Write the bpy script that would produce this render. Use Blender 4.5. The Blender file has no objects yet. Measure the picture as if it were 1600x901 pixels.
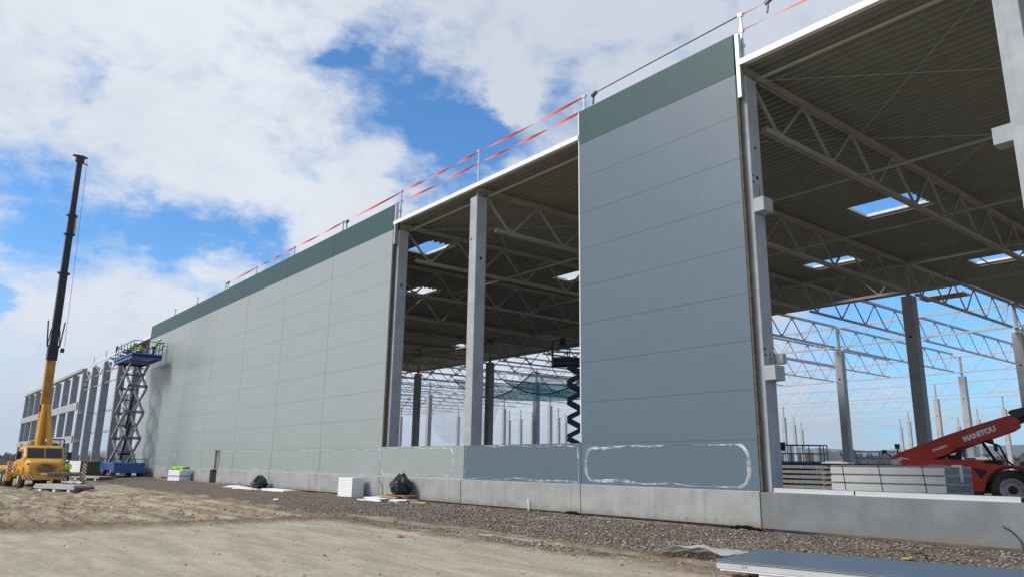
import bpy, bmesh, math, random
import numpy as np
from mathutils import Vector, Matrix, Euler
random.seed(7); rng = np.random.default_rng(7)
R = math.radians
scn = bpy.context.scene
COL = scn.collection

# ------------------------------------------------------------------ camera
cam = bpy.data.cameras.new('camera'); cam.sensor_width = 36; cam.lens = 1155.3/1600*36
cam.clip_start = .1; cam.clip_end = 30000
co = bpy.data.objects.new('camera', cam); COL.objects.link(co)
RM = ((0.631, 0.775, 0.014), (0.171, -0.157, 0.973), (-0.756, 0.612, 0.232))
r_, u_, f_ = [Vector(v).normalized() for v in RM]
r_ = f_.cross(u_).normalized(); u_ = r_.cross(f_)
m = Matrix((r_, u_, -f_)).transposed().to_4x4(); m.translation = Vector((10.253, -15.908, 1.372))
co.matrix_world = m; scn.camera = co

# ------------------------------------------------------------------ sun, sky, exposure
SUN = Vector((-.24, -.74, .57)).normalized()
EL = math.asin(SUN.z)
sl = bpy.data.lights.new('sun', 'SUN'); sl.energy = 3.0; sl.angle = R(22); sl.color = (1, .95, .87)
so = bpy.data.objects.new('sun', sl); COL.objects.link(so)
so.rotation_euler = SUN.to_track_quat('Z', 'Y').to_euler()
scn.view_settings.view_transform = 'Standard'; scn.view_settings.look = 'None'
scn.view_settings.exposure = 0.0; scn.view_settings.gamma = 1

W = bpy.data.worlds.new('World'); scn.world = W; W.use_nodes = True
nt = W.node_tree; N = nt.nodes; L = nt.links
for n in list(N): N.remove(n)
def node(nt, t, **k):
    n = nt.nodes.new(t)
    for a, v in k.items():
        if a.startswith('i_'): n.inputs[int(a[2:])].default_value = v
        else: setattr(n, a, v)
    return n
def math_n(nt, op, a, b=None, c=None, clamp=False):
    n = nt.nodes.new('ShaderNodeMath'); n.operation = op; n.use_clamp = clamp
    for i, v in enumerate((a, b, c)):
        if v is None: continue
        if hasattr(v, 'is_output'): nt.links.new(v, n.inputs[i])
        else: n.inputs[i].default_value = v
    return n.outputs[0]
def sstep(nt, v, a, b):
    n = nt.nodes.new('ShaderNodeMapRange'); n.interpolation_type = 'SMOOTHSTEP'
    nt.links.new(v, n.inputs[0]); n.inputs[1].default_value = a; n.inputs[2].default_value = b
    return n.outputs[0]
def mixc(nt, f, a, b):
    n = nt.nodes.new('ShaderNodeMix'); n.data_type = 'RGBA'
    for i, v in ((0, f), (6, a), (7, b)):
        if hasattr(v, 'is_output'): nt.links.new(v, n.inputs[i])
        else: n.inputs[i].default_value = v if not isinstance(v, tuple) else (*v, 1)
    return n.outputs[2]
sky = node(nt, 'ShaderNodeTexSky', sky_type='NISHITA', sun_disc=False)
sky.sun_elevation = EL; sky.sun_rotation = math.atan2(SUN.x, SUN.y); sky.altitude = 300
sky.air_density = 1.0; sky.dust_density = .5; sky.ozone_density = 3.0
tc = node(nt, 'ShaderNodeTexCoord'); D = tc.outputs['Generated']
mp = node(nt, 'ShaderNodeMapping'); L.new(D, mp.inputs[0]); mp.inputs['Scale'].default_value = (1, 1, 1.9)
mp.inputs['Location'].default_value = (3.1, 1.7, .4)
def fbm(scale, detail, rough, dist=0, src=None):
    n = node(nt, 'ShaderNodeTexNoise'); n.inputs['Scale'].default_value = scale; n.inputs['Detail'].default_value = detail
    n.inputs['Roughness'].default_value = rough; n.inputs['Distortion'].default_value = dist
    L.new(src or mp.outputs[0], n.inputs[0]); return n.outputs[0]
nz = fbm(5.5, 11, .62, .2); nf = fbm(17, 9, .66, .3); nb = fbm(2.2, 5, .5)
# gaps of clear sky: directions and angular radii
GAPS = [(-.7709,.4480,.4527,.055,1.0),(-.7352,.5257,.4279,.046,.9),(-.6449,.6032,.4693,.042,.75),(-.7681,.5090,.3885,.038,.5),
 (-.9263,.2645,.2682,.036,1.0),(-.9435,.1944,.2682,.033,.95),(-.9603,.1107,.2559,.038,.85),(-.9069,.3314,.2603,.028,.95),
 (-.9656,.0497,.2552,.034,.75),(-.45,.88,.09,.12,.62),(-.28,.95,.08,.10,.5),(-.985,.04,.17,.02,.5),(-.7933,.3656,.4869,.022,.6),(-.3339,.9227,.1929,.055,.85),(-.3950,.8969,.1989,.045,.7),
 (-.6922,.5391,.4799,.024,-.75),(-.8940,.2105,.3955,.014,.35),(-.9239,.0962,.3702,.013,.4),(-.9013,.0985,.4218,.016,.35),
 (-.37,.876,.31,.05,1.0),(-.318,.924,.213,.04,.6),(-.802,.526,.284,.03,.8),(.9,.05,.35,.55,1.1),(.6,.5,.62,.22,.8),(.2,-.7,.68,.2,.6),(-.1,.3,.95,.18,.5)]  # wide +X gap, out of view, is added to darken and blue the column sides
def nvec(sc, amp, det):
    n = node(nt, 'ShaderNodeTexNoise'); n.inputs['Scale'].default_value = sc; n.inputs['Detail'].default_value = det; n.inputs['Roughness'].default_value = .62
    L.new(mp.outputs[0], n.inputs[0])
    a = node(nt, 'ShaderNodeVectorMath', operation='SUBTRACT'); L.new(n.outputs['Color'], a.inputs[0]); a.inputs[1].default_value = (.5, .5, .5)
    b = node(nt, 'ShaderNodeVectorMath', operation='SCALE'); L.new(a.outputs[0], b.inputs[0]); b.inputs['Scale'].default_value = amp
    return b.outputs[0]
wv = node(nt, 'ShaderNodeVectorMath', operation='ADD'); L.new(D, wv.inputs[0]); L.new(nvec(7, .20, 6), wv.inputs[1])
wn = node(nt, 'ShaderNodeVectorMath', operation='NORMALIZE'); L.new(wv.outputs[0], wn.inputs[0]); DW = wn.outputs[0]
acc = None
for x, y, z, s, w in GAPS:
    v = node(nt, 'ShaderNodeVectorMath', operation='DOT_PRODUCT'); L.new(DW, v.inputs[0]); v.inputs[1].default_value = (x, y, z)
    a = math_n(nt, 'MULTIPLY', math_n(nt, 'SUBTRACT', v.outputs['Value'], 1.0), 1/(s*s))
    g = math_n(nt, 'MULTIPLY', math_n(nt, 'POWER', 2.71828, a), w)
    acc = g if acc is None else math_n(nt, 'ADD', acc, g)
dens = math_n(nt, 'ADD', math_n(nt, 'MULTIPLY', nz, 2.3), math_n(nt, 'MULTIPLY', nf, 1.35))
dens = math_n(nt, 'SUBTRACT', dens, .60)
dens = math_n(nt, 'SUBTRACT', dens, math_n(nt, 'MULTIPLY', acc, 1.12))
mask = math_n(nt, 'MULTIPLY', sstep(nt, dens, .02, 1.22), .985)
sepz = node(nt, 'ShaderNodeSeparateXYZ'); L.new(D, sepz.inputs[0])
# pale veil towards the horizon
veil = sstep(nt, sepz.outputs[2], .30, -.02)
veil = math_n(nt, 'MULTIPLY', veil, math_n(nt, 'ADD', math_n(nt, 'MULTIPLY', sstep(nt, sepz.outputs[0], -.60, -.92), .32), .08))
mask2 = math_n(nt, 'MAXIMUM', mask, veil)
bri = sstep(nt, math_n(nt, 'ADD', math_n(nt, 'MULTIPLY', nb, .8), math_n(nt, 'MULTIPLY', nf, .35)), .24, .70)
vd = node(nt, 'ShaderNodeVectorMath', operation='DOT_PRODUCT'); L.new(D, vd.inputs[0]); vd.inputs[1].default_value = (-.52, .63, .57)
bri = math_n(nt, 'MULTIPLY', bri, sstep(nt, vd.outputs['Value'], 1.0, .86))
ccol = mixc(nt, bri, (6.4, 6.9, 7.7), (8.5, 8.85, 9.4))
skyc = node(nt, 'ShaderNodeVectorMath', operation='MULTIPLY'); L.new(sky.outputs[0], skyc.inputs[0]); skyc.inputs[1].default_value = (.80, 1.52, 2.02)
fin = mixc(nt, mask2, skyc.outputs[0], ccol)
bg = node(nt, 'ShaderNodeBackground'); L.new(fin, bg.inputs[0]); bg.inputs[1].default_value = .1
out = node(nt, 'ShaderNodeOutputWorld'); L.new(bg.outputs[0], out.inputs[0])

# ------------------------------------------------------------------ helpers
def new_mat(name):
    m = bpy.data.materials.new(name); m.use_nodes = True
    return m, m.node_tree, m.node_tree.nodes['Principled BSDF']
def pmat(name, col, rough=.6, metal=0, var=.12, scale=2.0, bump=0.0, bscale=30, streak=0.0, spec=.5, dirt=None, dirt_amt=0, coat=0):
    m, nt, b = new_mat(name)
    tc = node(nt, 'ShaderNodeTexCoord')
    n = node(nt, 'ShaderNodeTexNoise'); n.inputs['Scale'].default_value = scale; n.inputs['Detail'].default_value = 6
    nt.links.new(tc.outputs['Object'], n.inputs[0])
    f = sstep(nt, n.outputs[0], .3, .7)
    c0 = tuple(min(1, c*(1-var)) for c in col); c1 = tuple(min(1, c*(1+var)) for c in col)
    c = mixc(nt, f, c0, c1)
    if streak:
        mp = node(nt, 'ShaderNodeMapping'); mp.inputs['Scale'].default_value = (6, 6, .35); nt.links.new(tc.outputs['Object'], mp.inputs[0])
        s = node(nt, 'ShaderNodeTexNoise'); s.inputs['Scale'].default_value = 1; s.inputs['Detail'].default_value = 5; nt.links.new(mp.outputs[0], s.inputs[0])
        c = mixc(nt, math_n(nt, 'MULTIPLY', sstep(nt, s.outputs[0], .5, .75), streak), c, tuple(x*.62 for x in col))
        mp2 = node(nt, 'ShaderNodeMapping'); mp2.inputs['Scale'].default_value = (1.1, 1.1, 1.1); mp2.inputs['Location'].default_value = (5, 3, 1); nt.links.new(tc.outputs['Object'], mp2.inputs[0])
        s2 = node(nt, 'ShaderNodeTexNoise'); s2.inputs['Scale'].default_value = 1.4; s2.inputs['Detail'].default_value = 8; s2.inputs['Roughness'].default_value = .7; nt.links.new(mp2.outputs[0], s2.inputs[0])
        c = mixc(nt, math_n(nt, 'MULTIPLY', sstep(nt, s2.outputs[0], .52, .72), streak*.9), c, tuple(min(1, x*1.35) for x in col))
    if dirt:
        d = node(nt, 'ShaderNodeTexNoise'); d.inputs['Scale'].default_value = 3.3; d.inputs['Detail'].default_value = 8; d.inputs['Roughness'].default_value = .7
        nt.links.new(tc.outputs['Object'], d.inputs[0])
        c = mixc(nt, math_n(nt, 'MULTIPLY', sstep(nt, d.outputs[0], .42, .68), dirt_amt), c, dirt)
    nt.links.new(c, b.inputs['Base Color'])
    b.inputs['Roughness'].default_value = rough; b.inputs['Metallic'].default_value = metal
    b.inputs['Specular IOR Level'].default_value = spec; b.inputs['Coat Weight'].default_value = coat
    if bump:
        bn = node(nt, 'ShaderNodeTexNoise'); bn.inputs['Scale'].default_value = bscale; bn.inputs['Detail'].default_value = 4
        nt.links.new(tc.outputs['Object'], bn.inputs[0])
        bp = node(nt, 'ShaderNodeBump'); bp.inputs['Strength'].default_value = bump; bp.inputs['Distance'].default_value = .02
        nt.links.new(bn.outputs[0], bp.inputs['Height']); nt.links.new(bp.outputs[0], b.inputs['Normal'])
    return m

def soil_splash(m):
    nt = m.node_tree; b = nt.nodes['Principled BSDF']; src = b.inputs['Base Color'].links[0].from_socket
    tc = node(nt, 'ShaderNodeTexCoord'); s = node(nt, 'ShaderNodeSeparateXYZ'); nt.links.new(tc.outputs['Object'], s.inputs[0])
    n = node(nt, 'ShaderNodeTexNoise'); n.inputs['Scale'].default_value = 2.6; n.inputs['Detail'].default_value = 8; n.inputs['Roughness'].default_value = .7; nt.links.new(tc.outputs['Object'], n.inputs[0])
    h = math_n(nt, 'ADD', s.outputs[2], math_n(nt, 'MULTIPLY', math_n(nt, 'SUBTRACT', n.outputs[0], .5), .75))
    nt.links.new(mixc(nt, math_n(nt, 'MULTIPLY', sstep(nt, h, .24, .02), .55), src, (.20, .165, .125)), b.inputs['Base Color'])
class MB:
    def __init__(s): s.v = []; s.f = []; s.sm = []
    def add(s, vs, fs, smooth=False):
        o = len(s.v); s.v += [tuple(v) for v in vs]; s.f += [tuple(i+o for i in f) for f in fs]; s.sm += [smooth]*len(fs); return s
    def hexa(s, p):
        return s.add(p, [(0,3,2,1),(4,5,6,7),(0,1,5,4),(1,2,6,5),(2,3,7,6),(3,0,4,7)])
    def box(s, x0, x1, y0, y1, z0, z1):
        return s.hexa([(x0,y0,z0),(x1,y0,z0),(x1,y1,z0),(x0,y1,z0),(x0,y0,z1),(x1,y0,z1),(x1,y1,z1),(x0,y1,z1)])
    def bar(s, p, q, w, h=None, up=(0,0,1)):
        h = h or w; p = Vector(p); q = Vector(q); d = (q-p).normalized(); u = Vector(up)
        if abs(d.dot(u)) > .98: u = Vector((0,1,0)) if abs(d.y) < .9 else Vector((1,0,0))
        a = d.cross(u).normalized()*w/2; b = d.cross(a.normalized()).normalized()*h/2
        return s.hexa([p-a-b, p+a-b, p+a+b, p-a+b, q-a-b, q+a-b, q+a+b, q-a+b])
    def taper(s, p, q, w0, h0, w1, h1, up=(0,0,1)):
        p = Vector(p); q = Vector(q); d = (q-p).normalized(); u = Vector(up)
        a = d.cross(u).normalized(); b = d.cross(a).normalized()
        return s.hexa([p-a*w0/2-b*h0/2, p+a*w0/2-b*h0/2, p+a*w0/2+b*h0/2, p-a*w0/2+b*h0/2,
                       q-a*w1/2-b*h1/2, q+a*w1/2-b*h1/2, q+a*w1/2+b*h1/2, q-a*w1/2+b*h1/2])
    def tube(s, path, r, n=8, r1=None, cap=True):
        path = [Vector(p) for p in path]; k = len(path); vs = []; fs = []
        for i, p in enumerate(path):
            d = (path[min(i+1, k-1)]-path[max(i-1, 0)]).normalized()
            u = Vector((0,0,1)) if abs(d.z) < .9 else Vector((0,1,0))
            a = d.cross(u).normalized(); b = d.cross(a).normalized()
            rr = r if r1 is None else r+(r1-r)*i/(k-1)
            vs += [p+a*rr*math.cos(2*math.pi*j/n)+b*rr*math.sin(2*math.pi*j/n) for j in range(n)]
        for i in range(k-1):
            fs += [(i*n+j, (i+1)*n+j, (i+1)*n+(j+1) % n, i*n+(j+1) % n) for j in range(n)]
        s.add(vs, fs, True)
        if cap: s.add(vs[:n], [tuple(range(n))]); s.add(vs[-n:], [tuple(range(n-1, -1, -1))])
        return s
    def prism(s, pts, t0, t1, f):
        """polygon pts (a,b) swept from t0 to t1; f(a,b,t)->xyz"""
        n = len(pts); vs = [f(a, b, t0) for a, b in pts]+[f(a, b, t1) for a, b in pts]
        fs = [tuple(range(n-1, -1, -1)), tuple(range(n, 2*n))]+[(i, (i+1) % n, n+(i+1) % n, n+i) for i in range(n)]
        return s.add(vs, fs)
    def lathe(s, prof, c, axis='z', n=20, wob=0, ph=0):
        vs = []; fs = []; k = len(prof)
        for i, (r, h) in enumerate(prof):
            for j in range(n):
                t = 2*math.pi*j/n; a, b = r*math.cos(t), r*math.sin(t)
                if axis == 'z': p = (a, b, h)
                elif axis == 'y': p = (a, h, b)
                else: p = (h, a, b)
                vs.append((p[0]+c[0], p[1]+c[1], p[2]+c[2]))
        for i in range(k-1):
            fs += [(i*n+j, i*n+(j+1) % n, (i+1)*n+(j+1) % n, (i+1)*n+j) for j in range(n)]
        s.add(vs, fs, True); return s
    def xf(s, M):
        s.v = [tuple(M @ Vector(v)) for v in s.v]; return s
    def build(s, name, mat, parent=None, bevel=0, label=None, recalc=True):
        me = bpy.data.meshes.new(name); me.from_pydata(s.v, [], s.f)
        me.polygons.foreach_set('use_smooth', s.sm)
        if recalc or bevel:
            bm = bmesh.new(); bm.from_mesh(me)
            bmesh.ops.recalc_face_normals(bm, faces=bm.faces)
            if bevel:
                bmesh.ops.remove_doubles(bm, verts=bm.verts, dist=1e-5)
                es = [e for e in bm.edges if len(e.link_faces) == 2 and e.calc_face_angle(0) > .6]
                bmesh.ops.bevel(bm, geom=es, offset=bevel, segments=2, affect='EDGES', profile=.5, clamp_overlap=True)
            bm.to_mesh(me); bm.free()
        if mat: me.materials.append(mat)
        o = bpy.data.objects.new(name, me); COL.objects.link(o)
        if parent: o.parent = parent
        if label: o['label'] = label
        return o
def thing(name, label, cat, loc=(0,0,0), rz=0, group=None, rot=None):
    o = bpy.data.objects.new(name, None); COL.objects.link(o); o.empty_display_size = .3
    o.location = loc; o.rotation_euler = rot or (0, 0, rz); return tag(o, label, cat, group)
def tag(o, label, cat, group=None):
    o['label'] = label; o['category'] = cat
    if group: o['group'] = group
    return o
def copy_tree(o, parent=None, loc=None, rz=None, label=None):
    c = o.copy(); COL.objects.link(c); c.parent = parent
    if loc is not None: c.location = loc
    if rz is not None: c.rotation_euler = (0, 0, rz)
    if label: c['label'] = label
    for ch in list(o.children): copy_tree(ch, c)
    return c
def inst(o, loc, parent):
    c = o.copy(); c.location = loc; c.parent = parent; COL.objects.link(c); return c
def text_mesh(name, txt, size, mat, parent, M, depth=.004, bold=0.0, sx=1.0):
    cu = bpy.data.curves.new(name, 'FONT'); cu.body = txt; cu.size = size; cu.extrude = depth; cu.offset = bold
    cu.align_x = 'CENTER'; cu.align_y = 'CENTER'
    t = bpy.data.objects.new(name, cu); COL.objects.link(t); bpy.context.view_layer.update()
    me = bpy.data.meshes.new_from_object(t.evaluated_get(bpy.context.evaluated_depsgraph_get()))
    bpy.data.objects.remove(t); bpy.data.curves.remove(cu)
    me.transform(M @ Matrix.Diagonal((sx, 1, 1, 1))); me.materials.clear(); me.materials.append(mat)
    o = bpy.data.objects.new(name, me); COL.objects.link(o); o.parent = parent; return o

# numpy value noise
_T = rng.random((256, 256))
def vnoise(x, y):
    xi = np.floor(x).astype(int); yi = np.floor(y).astype(int); fx = x-xi; fy = y-yi
    fx = fx*fx*(3-2*fx); fy = fy*fy*(3-2*fy)
    g = lambda a, b: _T[a % 256, b % 256]
    return (g(xi,yi)*(1-fx)+g(xi+1,yi)*fx)*(1-fy)+(g(xi,yi+1)*(1-fx)+g(xi+1,yi+1)*fx)*fy
def fbmn(x, y, o=4):
    s = 0; a = .5
    for i in range(o): s = s+a*vnoise(x*2**i+i*17.3, y*2**i+i*9.1); a *= .5
    return s
def smooth(a, b, x):
    t = np.clip((x-a)/(b-a), 0, 1); return t*t*(3-2*t)

# ------------------------------------------------------------------ materials
def panel_mat(name, col, rough, spec=.5):
    m, nt, b = new_mat(name)
    tc = node(nt, 'ShaderNodeTexCoord')
    n = node(nt, 'ShaderNodeTexNoise'); n.inputs['Scale'].default_value = .9; n.inputs['Detail'].default_value = 3; nt.links.new(tc.outputs['Object'], n.inputs[0])
    n2 = node(nt, 'ShaderNodeTexNoise'); n2.inputs['Scale'].default_value = 3; n2.inputs['Detail'].default_value = 8; nt.links.new(tc.outputs['Object'], n2.inputs[0])
    c = mixc(nt, sstep(nt, n.outputs[0], .3, .7), tuple(x*.985 for x in col), tuple(x*1.015 for x in col))
    c = mixc(nt, math_n(nt, 'MULTIPLY', sstep(nt, n2.outputs[0], .5, .75), .03), c, (.42, .40, .36))
    nt.links.new(c, b.inputs['Base Color'])
    b.inputs['Roughness'].default_value = rough; b.inputs['Specular IOR Level'].default_value = spec
    w = node(nt, 'ShaderNodeTexWave'); w.wave_type = 'BANDS'; w.bands_direction = 'Z'; w.inputs['Scale'].default_value = 13; nt.links.new(tc.outputs['Object'], w.inputs[0])
    h = math_n(nt, 'ADD', math_n(nt, 'MULTIPLY', w.outputs[0], .12), math_n(nt, 'MULTIPLY', n.outputs[0], 6))
    bp = node(nt, 'ShaderNodeBump'); bp.inputs['Strength'].default_value = .25; bp.inputs['Distance'].default_value = .003
    nt.links.new(h, bp.inputs['Height']); nt.links.new(bp.outputs[0], b.inputs['Normal'])
    return m
M = {}
M['panel_light'] = panel_mat('light grey panel', (.308, .344, .340), .33)
M['panel_blue'] = panel_mat('blue grey panel', (.100, .142, .184), .40)
M['panel_green'] = panel_mat('green panel', (.036, .082, .088), .46, .3)
M['panel_edge'] = pmat('mineral wool edge', (.115, .098, .055), .9, var=.3, scale=9)
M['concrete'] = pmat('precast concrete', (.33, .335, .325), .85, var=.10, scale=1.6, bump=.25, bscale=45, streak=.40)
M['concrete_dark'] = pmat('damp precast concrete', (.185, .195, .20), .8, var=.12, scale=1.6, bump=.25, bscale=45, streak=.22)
M['concrete_col'] = pmat('column concrete', (.375, .392, .405), .85, var=.10, scale=2.2, bump=.2, bscale=35, streak=.22)
M['concrete_frame'] = pmat('frame concrete', (.27, .285, .30), .85, var=.12, scale=2.2, bump=.2, bscale=35, streak=.25)  # column concrete darkened in colour to imitate the shaded side faces
soil_splash(M['concrete']); soil_splash(M['concrete_dark'])
M['hole_shade'] = pmat('recess shade', (.02, .02, .02), .9)  # near-black colour in place of the shade inside holes and the plinth gap
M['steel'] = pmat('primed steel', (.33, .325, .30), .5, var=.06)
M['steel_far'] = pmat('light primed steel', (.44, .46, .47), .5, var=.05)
M['deck'] = pmat('trapezoidal deck', (.235, .245, .215), .45, var=.08)
M['insul'] = pmat('roof board', (.75, .75, .73), .8)
M['white_metal'] = pmat('white flashing', (.80, .81, .82), .4, var=.03)
M['sill'] = pmat('sill coating', (.50, .53, .54), .4, var=.04)
M['galv'] = pmat('galvanised steel', (.50, .53, .55), .38, metal=.55, var=.15, scale=8)
M['gasket'] = pmat('dark joint', (.035, .038, .04), .8)
M['film'] = pmat('peeled white film', (.68, .71, .71), .4, var=.2, scale=22)
def _film_alpha():
    nt = M['film'].node_tree; tc = node(nt, 'ShaderNodeTexCoord'); n = node(nt, 'ShaderNodeTexNoise'); n.inputs['Scale'].default_value = 3.5; n.inputs['Detail'].default_value = 6
    nt.links.new(tc.outputs['Object'], n.inputs[0])
    a = math_n(nt, 'ADD', math_n(nt, 'MULTIPLY', sstep(nt, n.outputs[0], .36, .66), .62), .14); nt.links.new(a, nt.nodes['Principled BSDF'].inputs['Alpha'])
_film_alpha()
M['orange'] = pmat('orange strap', (.85, .11, .02), .6, var=.1)
M['rope'] = pmat('dark rope', (.10, .035, .03), .8)
M['black'] = pmat('black plastic', (.015, .015, .017), .35, var=.2)
M['blue'] = pmat('blue paint', (.018, .085, .30), .35, var=.12, dirt=(.10,.10,.11), dirt_amt=.3)
M['navy'] = pmat('dark blue paint', (.012, .022, .07), .4)
M['arm'] = pmat('grey scissor arm', (.15, .153, .16), .4, var=.12)
M['yellow'] = pmat('yellow paint', (.72, .37, .025), .42, var=.08, dirt=(.30,.20,.08), dirt_amt=.35)
M['boom_yellow'] = pmat('weathered boom yellow', (.52, .23, .03), .5, var=.15, dirt=(.15,.08,.04), dirt_amt=.45)
M['boom_dark'] = pmat('dark boom', (.022, .02, .032), .45, var=.2)
M['tyre'] = pmat('tyre rubber', (.028, .026, .024), .85, dirt=(.16,.12,.085), dirt_amt=.55)
M['chassis'] = pmat('chassis black', (.02, .019, .018), .7, dirt=(.09,.07,.05), dirt_amt=.4)
M['red'] = pmat('red machine paint', (.52, .034, .016), .4, var=.1, dirt=(.12,.05,.03), dirt_amt=.3)
M['white'] = pmat('white paint', (.80, .80, .79), .4, var=.04)
M['offwhite'] = pmat('dirty white paint', (.62, .61, .56), .5, var=.1)
M['rim'] = pmat('grey rim', (.42, .41, .39), .5, dirt=(.14,.11,.08), dirt_amt=.5)
M['hivis'] = pmat('hi-vis yellow green', (.42, .80, .04), .7, var=.12)
M['cloth'] = pmat('dark work trousers', (.025, .03, .045), .85, var=.2)
M['skin'] = pmat('skin', (.45, .25, .17), .6)
M['helmet'] = pmat('white helmet', (.78, .78, .74), .35)
M['foam'] = pmat('white foam', (.83, .84, .85), .8, var=.03, bump=.1, bscale=60)
M['wood'] = pmat('timber', (.40, .27, .13), .8, var=.2, scale=6)
M['brownwood'] = pmat('brown board', (.24, .13, .07), .8, var=.25, scale=6)
M['bag'] = pmat('black bin bag', (.014, .015, .018), .28, var=.3, bump=.7, bscale=9)
M['redmark'] = pmat('red marker', (.45, .05, .05), .8)
M['yellowtool'] = pmat('tool yellow', (.70, .52, .02), .45)
M['greywood'] = pmat('weathered planks', (.21, .19, .165), .85, var=.3, scale=5)
M['stripe_red'] = pmat('hazard red', (.45, .03, .02), .5)
M['grey_sheet'] = pmat('grey coated sheet', (.50, .52, .52), .4, var=.06)
def glass_mat(name, col, rough=.05, alpha=1.0):
    m, nt, b = new_mat(name)
    b.inputs['Base Color'].default_value = (*col, 1); b.inputs['Roughness'].default_value = rough; b.inputs['Alpha'].default_value = alpha
    return m
M['glass'] = glass_mat('dark glazing', (.02, .025, .03))
M['clearglass'] = glass_mat('clear glazing', (.45, .55, .55), .05, .22)
M['film_clear'] = glass_mat('translucent sheet', (.75, .75, .74), .3, .6)
def net_mat(name, col, a0, sc):
    m, nt, b = new_mat(name); nt.nodes.remove(b)
    tc = node(nt, 'ShaderNodeTexCoord'); n = node(nt, 'ShaderNodeTexNoise'); n.inputs['Scale'].default_value = sc; nt.links.new(tc.outputs['Object'], n.inputs[0])
    a = math_n(nt, 'ADD', math_n(nt, 'MULTIPLY', n.outputs[0], .3), a0-.15)
    d = node(nt, 'ShaderNodeBsdfDiffuse'); d.inputs[0].default_value = (*col, 1); t = node(nt, 'ShaderNodeBsdfTranslucent'); t.inputs[0].default_value = (*col, 1)
    x = node(nt, 'ShaderNodeMixShader'); x.inputs[0].default_value = .6; nt.links.new(d.outputs[0], x.inputs[1]); nt.links.new(t.outputs[0], x.inputs[2])
    tr = node(nt, 'ShaderNodeBsdfTransparent'); y = node(nt, 'ShaderNodeMixShader'); nt.links.new(a, y.inputs[0]); nt.links.new(tr.outputs[0], y.inputs[1]); nt.links.new(x.outputs[0], y.inputs[2])
    nt.links.new(y.outputs[0], nt.nodes['Material Output'].inputs['Surface']); return m
M['net_teal'] = net_mat('teal mesh', (.03, .42, .54), .50, 2)
M['net_white'] = net_mat('pale mesh', (.45, .52, .54), .30, 30)
def stripe_mat():
    m, nt, b = new_mat('red white stripes')
    tc = node(nt, 'ShaderNodeTexCoord'); s = node(nt, 'ShaderNodeSeparateXYZ'); nt.links.new(tc.outputs['Object'], s.inputs[0])
    d = math_n(nt, 'ADD', math_n(nt, 'ADD', s.outputs[0], s.outputs[1]), s.outputs[2])
    f = math_n(nt, 'GREATER_THAN', math_n(nt, 'FRACT', math_n(nt, 'MULTIPLY', d, 5.0)), .5)
    nt.links.new(mixc(nt, f, (.75, .72, .68), (.40, .03, .02)), b.inputs['Base Color']); b.inputs['Roughness'].default_value = .5
    return m
M['stripe'] = stripe_mat()

# ------------------------------------------------------------------ ground
def seq(a, b, s0, g, smax):
    out = [a]; s = s0; sg = 1 if b > a else -1
    while (b-out[-1])*sg > 0:
        out.append(out[-1]+sg*s); s = min(s*g, smax)
    return out
def rut_field(X, Y):
    h = np.zeros_like(X); lug = np.zeros_like(X)
    for y0, sl, am, fr, ph, x0, x1 in [(-7.2,.02,.5,.12,0,-60,-11),(-8.9,.02,.5,.12,.1,-60,-11),(-10.4,-.05,.9,.09,1.2,-50,-12),(-12.2,-.05,.9,.09,1.3,-50,-12),
                          (-6.1,.04,.3,.15,2,-40,-12),(-9.6,.10,.6,.10,3,-34,-10.8),(-11.4,.10,.6,.10,3.1,-34,-10.8),(-13.2,.02,.4,.2,.7,-30,-10.5),(-8.1,-.08,.5,.14,4,-30,-11),(-14.2,.06,.6,.1,5,-40,-10)]:
        c = y0+sl*(X+20)+am*np.sin(fr*X*2+ph)
        d = np.abs(Y-c); w = smooth(x0, x0+3, X)*(1-smooth(x1-1.5, x1, X))
        h += w*(-.10*np.exp(-(d/.24)**4)+.07*np.exp(-((d-.38)/.14)**2))
        lug += w*np.exp(-(d/.24)**4)*(np.sin(X*2*math.pi/.30+np.abs(Y-c)*14) > .1)*.035
    return h+lug
def ground_h(X, Y):
    y = -Y
    wob = .5*(fbmn(X*.5+3, Y*.5, 3)-.45)
    h = -.25*smooth(.5, 5.5, y+wob)-.30*smooth(4, 10, y)*smooth(14, 40, -X)
    h += .10*smooth(28, 50, -X)*(1-smooth(1.5, 6, y))
    h = np.where(Y > -.12, -.12+0*X, h)
    dist = np.hypot(X-10, Y+16)
    h = np.where(Y < 1, h-4.2*smooth(90, 600, dist)*(Y < 60), h-4.2*smooth(90, 600, dist)*smooth(200, 0, Y))
    return h
xs = seq(-12, -60, .075, 1.012, .45)[::-1][:-1]+list(np.arange(-12, 8, .075))
xs = seq(xs[0]-.5, -12000, .6, 1.16, 2500)[::-1]+xs+seq(8.1, 12000, .15, 1.2, 2500)
ys = list(np.arange(-16.6, 0.05, .075))
ys = seq(-16.7, -12000, .12, 1.2, 2500)[::-1]+ys+seq(ys[-1]+.1, 12000, .15, 1.18, 2500)
GX, GY = np.meshgrid(np.array(xs), np.array(ys), indexing='ij')
edge_n = 1.1*(fbmn(GX*.7, GY*.7+8, 4)-.47)
ex = smooth(-10.9, -9.9, GX+edge_n*1.3)                      # 1 on the pad side (X)
ey = smooth(-5.75, -6.25, GY+edge_n*.45)                     # 1 on the pad side (Y)
slab = ex*ey
gn = fbmn(GX*.9+40, GY*.9, 4)
lane = np.exp(-((GY+4.75+.3*(gn-.5)+.03*(GX))/.42)**2)*smooth(-16, -9, GX)
lane2 = np.exp(-((GY+.42)/.22)**2)*.8
gravel = smooth(-5.6, -5.1, GY+1.6*(gn-.5)-.10*np.clip(-GX-8, 0, 14)*.55)*(1-.85*lane)*(1-slab)*(GY < -.1)
gravel = np.clip(gravel-lane2*smooth(.35, .6, fbmn(GX*.4, GY*.4+3, 3)), 0, 1)
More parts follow.
